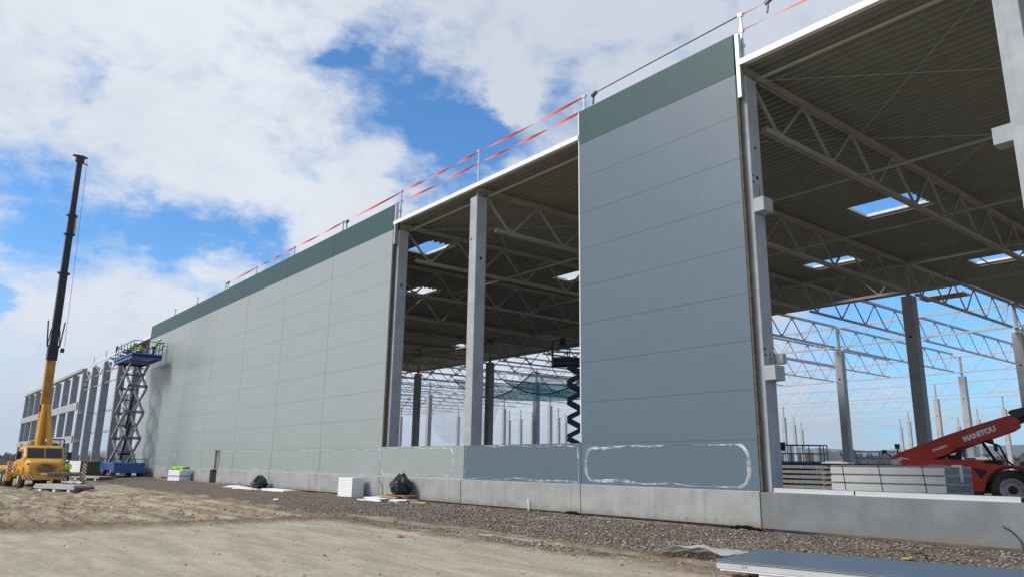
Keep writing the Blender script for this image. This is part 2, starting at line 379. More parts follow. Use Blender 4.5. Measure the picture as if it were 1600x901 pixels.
soil = np.clip(np.exp(-((GY+6.0+edge_n*.45+.0*GX)/.30)**2)*smooth(-11.5, -10, GX)+np.exp(-((GX+10.9+edge_n*1.3)/.75)**2)*smooth(-4.5, -6, GY), 0, 1)
soil = np.clip(soil*(.45+1.0*fbmn(GX*2, GY*2, 3))+.8*np.exp(-(((GX+12.2)/2.2)**2+((GY+14.2)/1.6)**2))+.6*smooth(.50, .66, fbmn(GX*.33+7, GY*.33, 4))*(GX < -10.5)*(GY < -4), 0, 1)
_lw = np.clip(np.abs(rut_field(GX, GY))/.08, 0, 1)*(1-slab)
soil = np.clip(soil-.5*_lw*(fbmn(GX*.8, GY*.8+5, 3) > .45), 0, 1)
dist = np.hypot(GX-10, GY+16)
near = 1-smooth(60, 120, dist)
rough = (fbmn(GX*1.3, GY*1.3, 5)-.48)
GZ = ground_h(GX, GY)
GZ += near*(1-slab)*rough*(.03+.06*soil)*(GY < -.15)*smooth(-.15, -1.2, GY)
fineh = fbmn(GX*3.1+5, GY*3.1, 4)-.47; ridge_ = 1-np.abs(2*fbmn(GX*1.9, GY*2.6+11, 4)-.94)*3
GZ += near*(1-slab)*(1-.7*gravel)*(.06*fineh+.03*np.clip(ridge_, 0, 1))*smooth(-.15, -1.6, GY)*(GY < -.15)
GZ += near*soil*(1-slab)*(.05+.10*(fbmn(GX*5, GY*5, 3)-.45))*(GY < -1)
GZ += near*gravel*.05*(fbmn(GX*9, GY*9, 2)-.45)*(GY < -.15)
GZ += near*slab*(.012*(fbmn(GX*1.1, GY*1.1, 3)-.45)-.03)
GZ += .6*near*rut_field(GX, GY)*(1-slab)*(1-.8*gravel)*smooth(-4.2, -5.5, GY)
GZ += .30*np.exp(-(((GX+13.2)/1.5)**2+((GY+14.9)/1.1)**2))*(.7+.6*fbmn(GX*3, GY*3, 3))
# faint tyre prints on the pad
for (c0, sl_) in ((-8.2, .05), (-7.1, .02), (-10.4, .22), (-9.2, -.12)):
    c = c0+sl_*(GX+5); GZ += slab*near*np.exp(-((GY-c)/.16)**4)*(-.006+.008*(np.sin(GX*2*math.pi/.24+(GY-c)*12) > 0))
nx, ny = GX.shape
me = bpy.data.meshes.new('ground')
me.vertices.add(nx*ny); me.vertices.foreach_set('co', np.stack([GX, GY, GZ], -1).ravel())
ii = np.arange(nx*ny).reshape(nx, ny)
q = np.stack([ii[:-1,:-1], ii[1:,:-1], ii[1:,1:], ii[:-1,1:]], -1).reshape(-1, 4)
me.loops.add(q.size); me.loops.foreach_set('vertex_index', q.ravel())
me.polygons.add(len(q)); me.polygons.foreach_set('loop_start', np.arange(0, q.size, 4)); me.polygons.foreach_set('loop_total', np.full(len(q), 4))
me.update(); me.validate()
ca = me.color_attributes.new('zone', 'FLOAT_COLOR', 'POINT')
ca.data.foreach_set('color', np.stack([gravel, slab, soil, np.ones_like(slab)], -1).ravel())
me.polygons.foreach_set('use_smooth', np.ones(len(q), bool))
go = bpy.data.objects.new('ground', me); COL.objects.link(go); go['kind'] = 'structure'
def ground_mat():
    m, nt, b = new_mat('site ground'); b.inputs['Roughness'].default_value = .95; b.inputs['Specular IOR Level'].default_value = .2
    tc = node(nt, 'ShaderNodeTexCoord'); P = tc.outputs['Object']
    at = node(nt, 'ShaderNodeVertexColor'); at.layer_name = 'zone'
    s = node(nt, 'ShaderNodeSeparateColor'); nt.links.new(at.outputs[0], s.inputs[0]); g, sl, so = s.outputs
    def nz(sc, det=5, ro=.6, vec=P):
        n = node(nt, 'ShaderNodeTexNoise'); n.inputs['Scale'].default_value = sc; n.inputs['Detail'].default_value = det; n.inputs['Roughness'].default_value = ro
        nt.links.new(vec, n.inputs[0]); return n.outputs[0]
    def vor(sc):
        v = node(nt, 'ShaderNodeTexVoronoi'); v.inputs['Scale'].default_value = sc; nt.links.new(P, v.inputs[0]); return v
    big, mid, fine, grain = nz(.35, 6), nz(1.6, 7, .68), nz(9, 6, .7), nz(55, 3, .7)
    sand = mixc(nt, sstep(nt, mid, .36, .66), (.48, .395, .28), (.29, .22, .145))
    sand = mixc(nt, math_n(nt, 'MULTIPLY', sstep(nt, fine, .45, .7), .45), sand, (.23, .17, .105))
    sand = mixc(nt, math_n(nt, 'MULTIPLY', sstep(nt, big, .5, .68), .5), sand, (.55, .48, .36))
    ms = node(nt, 'ShaderNodeMapping'); ms.inputs['Scale'].default_value = (.16, 2.6, 1); ms.inputs['Rotation'].default_value = (0, 0, -.06); nt.links.new(P, ms.inputs[0])
    trk = nz(1.0, 6, .6, ms.outputs[0])
    sand = mixc(nt, math_n(nt, 'MULTIPLY', sstep(nt, trk, .50, .60), .75), sand, (.24, .18, .115))
    sand = mixc(nt, math_n(nt, 'MULTIPLY', sstep(nt, trk, .46, .36), .7), sand, (.55, .47, .35))
    mp = node(nt, 'ShaderNodeMapping'); mp.inputs['Scale'].default_value = (.5, 2.2, 1); mp.inputs['Rotation'].default_value = (0, 0, .25); nt.links.new(P, mp.inputs[0])
    stk = nz(1.0, 7, .65, mp.outputs[0])
    pad = mixc(nt, sstep(nt, stk, .34, .66), (.355, .312, .238), (.51, .45, .335))
    pad = mixc(nt, math_n(nt, 'MULTIPLY', sstep(nt, mid, .48, .7), .55), pad, (.33, .30, .245))
    pad = mixc(nt, math_n(nt, 'MULTIPLY', sstep(nt, fine, .52, .74), .4), pad, (.56, .49, .375))
    pad = mixc(nt, math_n(nt, 'MULTIPLY', sstep(nt, grain, .60, .75), .5), pad, (.17, .14, .10))
    sp = node(nt, 'ShaderNodeSeparateXYZ'); nt.links.new(P, sp.inputs[0])
    for c0, k_, w_ in ((-7.05, .015, .13), (-7.9, .03, .15), (-9.6, .20, .14), (-8.7, -.12, .14), (-11.0, .20, .14)):
        dy = math_n(nt, 'SUBTRACT', sp.outputs[1], math_n(nt, 'ADD', math_n(nt, 'MULTIPLY', sp.outputs[0], k_), c0))
        dy = math_n(nt, 'ABSOLUTE', math_n(nt, 'ADD', dy, math_n(nt, 'MULTIPLY', math_n(nt, 'SUBTRACT', big, .5), .5)))
        band = sstep(nt, dy, w_*1.15, w_*.8)
        ch = math_n(nt, 'SINE', math_n(nt, 'ADD', math_n(nt, 'MULTIPLY', sp.outputs[0], 30), math_n(nt, 'MULTIPLY', dy, 42)))
        f = math_n(nt, 'MULTIPLY', math_n(nt, 'MULTIPLY', band, sstep(nt, ch, -.2, .3)), math_n(nt, 'MULTIPLY', sstep(nt, mid, .38, .6), .55))
        pad = mixc(nt, f, pad, (.56, .50, .40))
    v1 = vor(17); v2 = vor(34)
    sc = node(nt, 'ShaderNodeSeparateColor'); nt.links.new(v1.outputs['Color'], sc.inputs[0])
    st = mixc(nt, sc.outputs[0], (.135, .11, .09), (.40, .34, .265))
    st = mixc(nt, math_n(nt, 'MULTIPLY', sstep(nt, fine, .40, .62), .45), st, (.24, .18, .12))
    st = mixc(nt, sstep(nt, v1.outputs['Distance'], .45, .75), st, (.07, .055, .045))
    soil = mixc(nt, sstep(nt, fine, .35, .65), (.13, .085, .05), (.30, .21, .125))
    gm = sstep(nt, math_n(nt, 'ADD', g, math_n(nt, 'ADD', math_n(nt, 'MULTIPLY', math_n(nt, 'SUBTRACT', fine, .5), 1.0), math_n(nt, 'MULTIPLY', math_n(nt, 'SUBTRACT', mid, .5), 1.1))), .30, .72)
    c = mixc(nt, gm, sand, st)
    c = mixc(nt, math_n(nt, 'MULTIPLY', so, .8), c, soil)
    c = mixc(nt, sl, c, pad)
    nt.links.new(c, b.inputs['Base Color'])
    vh = math_n(nt, 'MULTIPLY', math_n(nt, 'SUBTRACT', 1.0, v1.outputs['Distance']), 1.1)
    vh = math_n(nt, 'ADD', vh, math_n(nt, 'MULTIPLY', v2.outputs['Distance'], -.5))
    hg = math_n(nt, 'MULTIPLY', vh, gm)
    clod = node(nt, 'ShaderNodeTexVoronoi'); clod.feature = 'SMOOTH_F1'; clod.inputs['Scale'].default_value = 6.5; nt.links.new(P, clod.inputs[0])
    hs = math_n(nt, 'ADD', math_n(nt, 'ADD', math_n(nt, 'MULTIPLY', fine, 2.2), math_n(nt, 'MULTIPLY', grain, .7)), math_n(nt, 'MULTIPLY', clod.outputs[0], -1.4))
    amt = math_n(nt, 'SUBTRACT', 1.0, math_n(nt, 'MULTIPLY', sl, .75))
    h = math_n(nt, 'ADD', hg, math_n(nt, 'MULTIPLY', hs, amt))
    bp = node(nt, 'ShaderNodeBump'); bp.inputs['Strength'].default_value = .8; bp.inputs['Distance'].default_value = .045
    nt.links.new(h, bp.inputs['Height']); nt.links.new(bp.outputs[0], b.inputs['Normal'])
    return m
me.materials.append(ground_mat())
def gz(x, y): return float(ground_h(np.array([float(x)]), np.array([float(y)]))[0])

# loose stones of the gravel band
ico = bmesh.new(); bmesh.ops.create_icosphere(ico, subdivisions=1, radius=1); iv = np.array([v.co[:] for v in ico.verts]); ifc = np.array([[v.index for v in f.verts] for f in ico.faces]); ico.free()
n = 26000
sx = -17+24*rng.random(n)**.8; sy = -.4-5.2*rng.random(n)
wt = smooth(.35, .6, fbmn(sx*.9+40, sy*.9, 4))*.75+.25
wt *= np.where(np.exp(-((sy+4.75+.03*sx)/.42)**2) > .5, .15, 1)*np.where(sy > -.75, .35, 1)
k = rng.random(n) < wt; sx, sy = sx[k], sy[k]; n = len(sx)
rad = .010+.022*rng.random(n)**2.2+.03*(rng.random(n) < .03)*rng.random(n)
pz = ground_h(sx, sy)+.10*(fbmn(sx*1.3, sy*1.3, 5)-.48)*smooth(-.15, -1.2, sy)
V = iv[None]*(rad[:, None, None]*(.65+.6*rng.random((n, 12, 1))))*np.array([1, 1, .7])
th = rng.random(n)*6.28; ca_, sa_ = np.cos(th)[:, None], np.sin(th)[:, None]
V = np.stack([V[..., 0]*ca_*1.3-V[..., 1]*sa_, V[..., 0]*sa_*1.3+V[..., 1]*ca_, V[..., 2]], -1)+np.stack([sx, sy, pz+rad*.35], -1)[:, None]
F = (ifc[None]+(np.arange(n)*12)[:, None, None]).reshape(-1, 3)
me = bpy.data.meshes.new('gravel'); me.vertices.add(n*12); me.vertices.foreach_set('co', V.ravel())
me.loops.add(F.size); me.loops.foreach_set('vertex_index', F.ravel()); me.polygons.add(len(F))
me.polygons.foreach_set('loop_start', np.arange(0, F.size, 3)); me.polygons.foreach_set('loop_total', np.full(len(F), 3)); me.update()
mg, ntg, bgm = new_mat('gravel stones'); bgm.inputs['Roughness'].default_value = .9
ge = node(ntg, 'ShaderNodeNewGeometry'); ntg.links.new(mixc(ntg, ge.outputs['Random Per Island'], (.13, .105, .088), (.40, .34, .27)), bgm.inputs['Base Color'])
me.materials.append(mg); o = bpy.data.objects.new('gravel', me); COL.objects.link(o)
o['kind'] = 'stuff'; tag(o, 'loose grey brown gravel spread along the foot of the concrete plinth', 'gravel')

# clods and pebbles strewn over the sand and the pad
n = 9000
cx_ = np.concatenate([-45+34*rng.random(5200)**.6, -11+19*rng.random(3800)]); cy_ = np.concatenate([-4.5-11*rng.random(5200), -4.8-8.5*rng.random(3800)])
onpad = smooth(-10.9, -9.9, cx_)*smooth(-5.75, -6.25, cy_)
edge_ = np.exp(-((cy_+6.0)/.35)**2)
k = rng.random(n) < np.where(onpad > .5, .09+.8*edge_, .8)
cx_, cy_, onpad = cx_[k], cy_[k], onpad[k]; n = len(cx_)
rad = (.012+.035*rng.random(n)**3)*np.where(onpad > .5, .6, 1.1)
pz = ground_h(cx_, cy_)+(1-onpad)*.12*(fbmn(cx_*1.3, cy_*1.3, 5)-.48)-.03*onpad
V = iv[None]*(rad[:, None, None]*(.55+.75*rng.random((n, 12, 1))))*np.array([1.2, 1, .75])+np.stack([cx_, cy_, pz+rad*.35], -1)[:, None]
F = (ifc[None]+(np.arange(n)*12)[:, None, None]).reshape(-1, 3)
me = bpy.data.meshes.new('clods'); me.vertices.add(n*12); me.vertices.foreach_set('co', V.ravel())
me.loops.add(F.size); me.loops.foreach_set('vertex_index', F.ravel()); me.polygons.add(len(F))
me.polygons.foreach_set('loop_start', np.arange(0, F.size, 3)); me.polygons.foreach_set('loop_total', np.full(len(F), 3)); me.update()
mg, ntg, bgm = new_mat('dry clods'); bgm.inputs['Roughness'].default_value = .95
ge = node(ntg, 'ShaderNodeNewGeometry'); ntg.links.new(mixc(ntg, ge.outputs['Random Per Island'], (.20, .15, .10), (.46, .38, .28)), bgm.inputs['Base Color'])
me.materials.append(mg); o = bpy.data.objects.new('clods', me); COL.objects.link(o)
o['kind'] = 'stuff'; tag(o, 'dry clods and pebbles strewn over the sandy ground in the foreground', 'clods')

# ------------------------------------------------------------------ hills and far woods
def hill_h(a):
    t = min(1, max(0, (math.degrees(a)+37)/6)); t = t*t*(3-2*t)
    return t*(172+26*math.sin(a*7+1)+18*math.sin(a*17))+(1-t)*15
def ridge(name, az0, az1, d, hfun, mat, depth, seg=90):
    vs = []; fs = []
    rows = [(0, 0), (.3, .45), (.6, .85), (1, 1), (1.5, .55), (2.2, -.1)]
    for i in range(seg+1):
        a = az0+(az1-az0)*i/seg; hh = hfun(a)
        for t, hf in rows:
            dd = d+depth*t; vs.append((10+dd*math.sin(a), -16+dd*math.cos(a), hh*hf-8+(4*math.sin(a*90+t*7)+3*math.sin(a*211))*hf))
    k = len(rows)
    for i in range(seg):
        fs += [(i*k+j, i*k+j+1, (i+1)*k+j+1, (i+1)*k+j) for j in range(k-1)]
    mb = MB(); mb.add(vs, fs, True); o = mb.build(name, mat, recalc=True); o['kind'] = 'structure'; return o
M['hill'] = pmat('hill fields', (.12, .13, .075), .95, var=.4, scale=.004)
ridge('hills', R(-75), R(12), 4300, hill_h, M['hill'], 900)
ridge('hills', R(-150), R(-74), 2600, lambda a: 26+10*math.sin(a*9)+6*math.sin(a*23+1), M['hill'], 500)
def woods(name, label, n, az0, az1, d0, d1, zfun, s0, s1, mat):
    vs = []; V = []; F = []
    base = iv; o = 0
    az = az0+(az1-az0)*rng.random(n); dd = d0+(d1-d0)*rng.random(n)
    s = s0+(s1-s0)*rng.random(n)
    c = np.stack([10+dd*np.sin(az), -16+dd*np.cos(az), zfun(dd, az)+s*.8], -1)
    V = base[None]*s[:, None, None]*(.55+.7*rng.random((n, 12, 1)))*np.array([.62, .62, 1.15])+c[:, None]
    F = (ifc[None]+(np.arange(n)*12)[:, None, None]).reshape(-1, 3)
    me = bpy.data.meshes.new(name); me.vertices.add(n*12); me.vertices.foreach_set('co', V.ravel())
    me.loops.add(F.size); me.loops.foreach_set('vertex_index', F.ravel()); me.polygons.add(len(F))
    me.polygons.foreach_set('loop_start', np.arange(0, F.size, 3)); me.polygons.foreach_set('loop_total', np.full(len(F), 3)); me.update()
    me.materials.append(mat); o = bpy.data.objects.new(name, me); COL.objects.link(o); o['kind'] = 'stuff'; tag(o, label, 'woods')
mw, ntw, bw = new_mat('bare woods'); bw.inputs['Roughness'].default_value = 1
gew = node(ntw, 'ShaderNodeNewGeometry'); ntw.links.new(mixc(ntw, gew.outputs['Random Per Island'], (.035, .028, .024), (.085, .065, .048)), bw.inputs['Base Color'])
woods('woods', 'bare brown woods on the slope beyond the hall at right', 3600, R(-40), R(8), 520, 900, lambda d, a: (d-520)*.034-2, 3.0, 5.2, mw)
woods('woods', 'dark bare woods on the low rise behind the crane truck at left', 2200, R(-112), R(-74), 600, 1000, lambda d, a: -9+(d-600)*.018, 3.0, 5.0, mw)

# ------------------------------------------------------------------ the hall under construction
WH = thing('warehouse', 'long half clad warehouse hall with grey wall panels, green top band and open bays', 'building')
GAP = .0035
def wall_panel(x0, x1, row, mat, zb=None):
    z0 = .85+1.2*row; z1 = z0+1.2
    mb = MB(); g = .011
    mb.box(x0+g, x1-g, 0, .014, z0+GAP, z1-GAP)
    mb.box(x0+g, x1-g, .014, .105, z0, z1)
    o = mb.build('wall_panel', mat, WH)
    o.rotation_euler.x = random.gauss(0, .0016); o.location = (0, -o.rotation_euler.x*-(z0+.6), 0)
    eb = MB(); eb.box(x0+g+.004, x1-g-.004, .105, .12, z0+.004, z1-.004); eb.build('panel_back', M['white_metal'], o)
    return o
LOWER = {}
joints = [0, -6, -12, -18, -24, -30, -36, -42, -48, -54, -60]
for row in range(10):
    wall_panel(-6, 0, row, M['panel_green'] if row == 9 else M['panel_blue'])
    for i in range(3, 10):
        x1, x0 = joints[i], joints[i+1]
        if row == 0 and x1 == -36:
            wall_panel(-38.4, -36, 0, M['panel_light']); wall_panel(-42, -39.55, 0, M['panel_light'])
        else: wall_panel(x0, x1, row, M['panel_green'] if row == 9 else M['panel_light'])
wall_panel(-12, -6, 0, M['panel_blue']); wall_panel(-18, -12, 0, M['panel_light'])
# fasteners down the open edges
# dark vertical joints, raw mineral wool edges
for i in range(4, 10):
    MB().box(joints[i]-.02, joints[i]+.02, .006, .10, .86, 12.84).build('joint_strip', M['gasket'], WH)
MB().box(-6.02, -5.98, .006, .10, .86, 2.04).build('joint_strip', M['gasket'], WH)
MB().box(-12.02, -11.98, .006, .10, .86, 2.04).build('joint_strip', M['gasket'], WH)
for x, za in ((-.007, .86), (-17.993, 2.06)):
    MB().box(x, x+.05, .02, .118, za, 11.64).build('wool_edge', M['panel_edge'], WH)
MB().box(-6.045, -5.998, .02, .118, 2.06, 12.84).build('edge_profile', M['white_metal'], WH)
for x in (.062, -17.938):   # galvanised parapet posts
    mb = MB(); mb.box(x, x+.07, .04, .16, 10.95, 12.83); mb.box(x-.02, x+.09, .005, .028, 10.95, 12.83)
    mb.build('parapet_post', M['galv'], WH)
# slot in the cladding
mb = MB(); mb.box(-39.55, -39.35, .0, .12, .87, 2.03); mb.build('slot_post', M['steel'], WH)
MB().box(-39.34, -38.42, .10, .118, .88, 2.03).build('slot_board', M['greywood'], WH)
# film peeled back round the low panels
def film(x0, x1, z0, z1, rad, wid, seed, parent, gaps=()):
    rs = np.random.default_rng(seed); mb = MB()
    pts = []
    def arc(cx, cz, a0, a1):
        for k in range(7):
            a = a0+(a1-a0)*k/6; pts.append((cx+rad*math.cos(a), cz+rad*math.sin(a)))
    arc(x1-rad, z1-rad, math.pi/2, 0); arc(x1-rad, z0+rad, 0, -math.pi/2)
    arc(x0+rad, z0+rad, -math.pi/2, -math.pi); arc(x0+rad, z1-rad, math.pi, math.pi/2)
    pts.append(pts[0])
    P = []
    for a, b in zip(pts[:-1], pts[1:]):
        nn = max(1, int(math.hypot(b[0]-a[0], b[1]-a[1])/.07))
        for k in range(nn): P.append((a[0]+(b[0]-a[0])*k/nn, a[1]+(b[1]-a[1])*k/nn))
    nP = len(P); t = np.arange(nP)
    off = .045*np.sin(t*.045+seed)+.03*np.sin(t*.21+2*seed)+.005*rs.standard_normal(nP)
    w = wid*(.35+.9*np.abs(np.sin(t*.033+seed*1.7)))*(.75+.5*rs.random(nP))
    for strand in range(3):
        vs = []; fs = []
        so = (strand-1)*.5
        for i in range(nP):
            a = Vector(P[i]); bdir = Vector(P[(i+1) % nP])-Vector(P[i-1]); nrm = Vector((bdir.y, -bdir.x)).normalized()
            for q_, (u, d) in enumerate(((-.5, .0), (-.15, 1), (.2, .45), (.5, .0))):
                p = a-nrm*(off[i]*.8+w[i]*(u*.5+so*(.6+.4*math.sin(i*.3+strand*2))))
                vs.append((p.x, -.003-d*.010*(1+.5*rs.random()), min(max(p.y, z0-.03), z1+.03)))
        for i in range(nP-1):
            if any(g0 <= i/nP <= g1 for g0, g1 in gaps): continue
            fs += [(i*4+j, (i+1)*4+j, (i+1)*4+j+1, i*4+j+1) for j in range(3)]
        mb.add(vs, fs)
    return mb.build('peeled_film', M['film'], parent, recalc=False)
film(-5.82, -.3, .94, 1.93, .35, .075, 1, WH)
film(-11.88, -6.15, .90, 2.0, .06, .04, 2, WH)
film(-17.95, -12.7, .92, 1.96, .28, .06, 3, WH)
for j in range(3, 9):
    if joints[j] == -36: film(-38.3, -36.12, .92, 1.95, .1, .045, 20, WH); continue
    film(joints[j+1]+.12, joints[j]-.12, .92, 1.95, .12, .045, 4+j, WH, gaps=((.3, .42),) if j % 2 else ())
film(-59.3, -55, .95, 1.9, .3, .06, 15, WH)
# concrete plinth, one panel per bay
for i, (x1, x0) in enumerate([(6.05, 0), (0, -6), (-6, -12.1), (-12.1, -18), (-18, -24), (-24, -30), (-30, -36), (-36, -38.6), (-39.9, -44), (-44, -50), (-50, -56), (-56, -62), (12.1, 6.05)]):
    mb = MB(); mb.box(min(x0,x1)+.014, max(x0,x1)-.014, -.05+.004*(i % 3), .15, .03+.006*(i % 2), .845)
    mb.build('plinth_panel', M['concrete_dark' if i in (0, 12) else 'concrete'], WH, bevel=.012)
MB().box(-40.5, -38, .152, .17, 0, .85).build('plinth_gap_shade', M['hole_shade'], WH)  # dark sheet put where the gap would only show the shaded interior
mb = MB(); mb.box(-60, 0, -.045, -.002, .847, .853); mb.build('drip_flashing', M['white_metal'], WH)
# white sill profiles lying on the plinth of the open bay
for x0, x1, z in ((.33, 2.25, .848), (2.22, 5.3, .842)):
    mb = MB(); mb.box(x0, x1, -.03, .12, z, z+.008); mb.box(x0, x1, .02, .026, z+.008, z+.10); mb.box(x0, x1, .026, .12, z+.092, z+.10)
    mb.build('sill_profile', M['sill'], WH)
# columns on the facade line
def col_mesh(w=.45, d=.5, z1=11.62, y0=.2, z0=-.1):
    mb = MB(); mb.box(-w/2, w/2, y0, y0+d, z0, z1); return mb
c0 = col_mesh().build('column', M['concrete_col'], WH, bevel=.02)
c0.location = (-.05, 0, 0)
hb = MB()
for x in (-6, -12.12, -18.02, -24, -30, -36, -42, -48, -54, -60): inst(c0, (x, 0, 0), WH)
c1 = inst(c0, (6.2, 0, 0), WH)
def corbel(x0, x1, y0, y1, z0, z1, par, off):
    mb = MB(); mb.box(x0-off, x1-off, y0, y1, z0, z1); mb.build('corbel', M['concrete_col'], par, bevel=.01)
corbel(.176, .47, .19, .62, 7.75, 8.12, c0, -.05); corbel(.176, .47, .19, .62, 3.46, 3.82, c0, -.05)
corbel(.176, .40, .68, .85, 3.9, 4.15, c0, -.05)
corbel(5.62, 5.974, .25, .6, 7.75, 8.12, c1, 6.2); 
for zz in (8.15, 3.85):
    mb = MB()
    for yy in (.3, .5): mb.tube([(.30, yy, zz), (.30, yy, zz+.32)], .012, 6)
    mb.build('dowel', M['rope'], WH)
mb = MB()   # cast-in holes of the open columns as flat discs, their shade put into colour
for x, s in ((-.05, 1), (-12.12, 1), (-18.02, 1)):
    for z, yy, r in ((8.75, .45, .055), (9.6, .45, .045)) if x > -1 else ((9.1, .45, .06),):
        mb.lathe([(0, 0), (r, 0), (r, .004), (0, .004)], (x+.2255, yy, z), 'x', 12)
for z in (8.60, 8.78, 4.1, 4.25): mb.lathe([(0, 0), (.035, 0), (.035, .004), (0, .004)], (.1755, .28, z), 'x', 8)
mb.lathe([(0, 0), (.05, 0), (.05, .004), (0, .004)], (-12.22, .1985, 9.9), 'y', 12)
mb.build('hole_shade_disc', M['hole_shade'], WH)
for x in (-.05, -12.12, -18.02, -24, -6, 6.2, -30, -36, -42, -48, -54, -60):
    mb = MB(); mb.bar((x, .45, 11.62), (x, .45, 11.86), .2, .2); mb.box(x-.2, x+.2, .25, .65, 11.62, 11.64); mb.build('column_cap', M['steel'], WH)
# eave flashing, eave tube
for x0, x1 in ((-18, -6.03), (.12, 12.5), (-72, -60.02)):
    MB().box(x0, x1, -.02, -.004, 11.86, 12.03).build('eave_flashing', M['white_metal'], WH)
    MB().box(x0, x1, -.004, .5, 12.015, 12.03).build('eave_flashing', M['white_metal'], WH)
for x0 in (0, -18, -12, -6, -24, -30, -36, -42, -48, -54, -60, 6):
    MB().tube([(x0+.15, .78, 11.72), (x0+5.8, .78, 11.72)], .055, 8).build('eave_tube', M['steel'], WH)
# roof deck with openings
HOLES = [(-4.05, -1.35, 13.95, 15.8), (-10.25, -7.5, 20.9, 22.3), (-4.0, -1.4, 26.6, 28.1), (-22.1, -19.5, 2.95, 4.4), (-31.1, -28.2, 7.8, 9.2), (-21.4, -18.9, 12.6, 13.9), (-47.5, -45, 23.0, 24.4)]
SL = .008
def zroof(y): return 12.0+SL*y
PITCH = .31
prof = [(0, 0), (.10, 0), (.145, .13), (.265, .13), (.31, 0)]
deck = MB(); slabm = MB()
def spans(y0, y1):
    if y1 <= 32.4: iv_ = [(-72, 12.2)] if y1 < 24.5 else [(-66, 12.2)]
    elif y1 <= 44: iv_ = [(-5.95, 12.2)]
    else: return []
    for hx0, hx1, hy0, hy1 in HOLES:
        if y1 > hy0+.01 and y0 < hy1-.01:
            n_ = []
            for a, b in iv_:
                if hx0 > a and hx1 < b: n_ += [(a, hx0), (hx1, b)]
                else: n_.append((a, b))
            iv_ = n_
    return iv_
yy = .06
while yy < 44:
    for a, b in spans(yy, yy+PITCH):
        vs = []
        for u, v in prof: vs += [(a, yy+u, zroof(yy+u)+v), (b, yy+u, zroof(yy+u)+v)]
        deck.add(vs, [(2*i, 2*i+1, 2*i+3, 2*i+2) for i in range(4)])
        if yy > .3: slabm.box(a, b, yy, yy+PITCH, zroof(yy)+.14, zroof(yy)+.26)
    yy += PITCH
deck.build('roof_deck', M['deck'], WH, recalc=False); slabm.build('roof_insulation', M['insul'], WH)
mb = MB(); mb.add([(-9.6, 34.0+i*.31+u, 12.25+v) if s == 0 else (-6.9, 34.0+i*.31+u, 12.25+v) for i in range(5) for u, v in prof for s in (0, 1)],
                  [(i*10+2*j, i*10+2*j+1, i*10+2*j+3, i*10+2*j+2) for i in range(5) for j in range(4)])
mb.build('deck_sheet', M['deck'], WH, recalc=False)
# roof trusses across the hall
def truss_y(y0, y1, first, mat, topw=.20, k=1.0):
    mb = MB(); zt = lambda y: 11.90+SL*y; zb = lambda y: 10.42+SL*.5*y
    for s in (-1, 1):
        mb.bar((s*.055, y0, zt(y0)), (s*.055, y1, zt(y1)), .07*k, .17*k)
        mb.bar((s*.05, y0+first*.55, zb(y0)), (s*.05, y1-.3, zb(y1)), .07*k, .15*k)
    mb.bar((0, y0, zt(y0)+.075), (0, y1, zt(y1)+.075), topw, .02)
    n_ = max(1, round((y1-y0-2*first)/3.1)); st = (y1-y0-2*first)/n_
    y = y0+first; mb.bar((0, y0+.25, zt(y0)-.05), (0, y, zb(y)), .075*k)
    for i in range(n_):
        mb.box(-.012, .012, y-.2, y+.2, zb(y)-.02, zb(y)+.2); mb.box(-.012, .012, y+st/2-.2, y+st/2+.2, zt(y+st/2)-.24, zt(y+st/2))
        mb.bar((0, y, zb(y)), (0, y+st/2, zt(y+st/2)-.05), .075*k); mb.bar((0, y+st/2, zt(y+st/2)-.05), (0, y+st, zb(y+st)), .075*k); y += st
    mb.bar((0, y, zb(y)), (0, y1-.25, zt(y1)-.05), .075*k)
    return mb.build('roof_truss', mat, WH)
tA = truss_y(.3, 23.9, 1.7, M['steel'])
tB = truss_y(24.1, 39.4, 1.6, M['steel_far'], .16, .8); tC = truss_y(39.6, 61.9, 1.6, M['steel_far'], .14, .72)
for i in range(-1, 14):
    x = -6*i
    if x != 0: inst(tA, (x, 0, 0), WH)
for i in range(-1, 20):
    if i: inst(tB, (-6*i, 0, 0), WH); inst(tC, (-6*i, 0, 0), WH)
# jack trusses along the rows of inner columns
def jack(mat, w=.10):
    mb = MB()
    for z in (11.93, 10.42): mb.bar((-12, 0, z), (0, 0, z), w, w*1.3)
    for k in range(4):
        xa = -3*k
        mb.bar((xa-.1, 0, 11.9), (xa-1.5, 0, 10.45), w*.55); mb.bar((xa-1.5, 0, 10.45), (xa-2.9, 0, 11.9), w*.55)
    return mb.build('jack_truss', mat, WH)
jd = jack(M['steel']); jd.location = (6, 24, .15)
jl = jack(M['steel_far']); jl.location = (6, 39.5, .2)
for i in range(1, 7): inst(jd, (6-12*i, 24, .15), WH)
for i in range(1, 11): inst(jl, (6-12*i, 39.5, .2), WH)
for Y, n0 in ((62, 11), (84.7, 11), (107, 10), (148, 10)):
    for i in range(0 if Y < 70 else 1, n0): inst(jl, (6-12*i, Y, .2), WH)
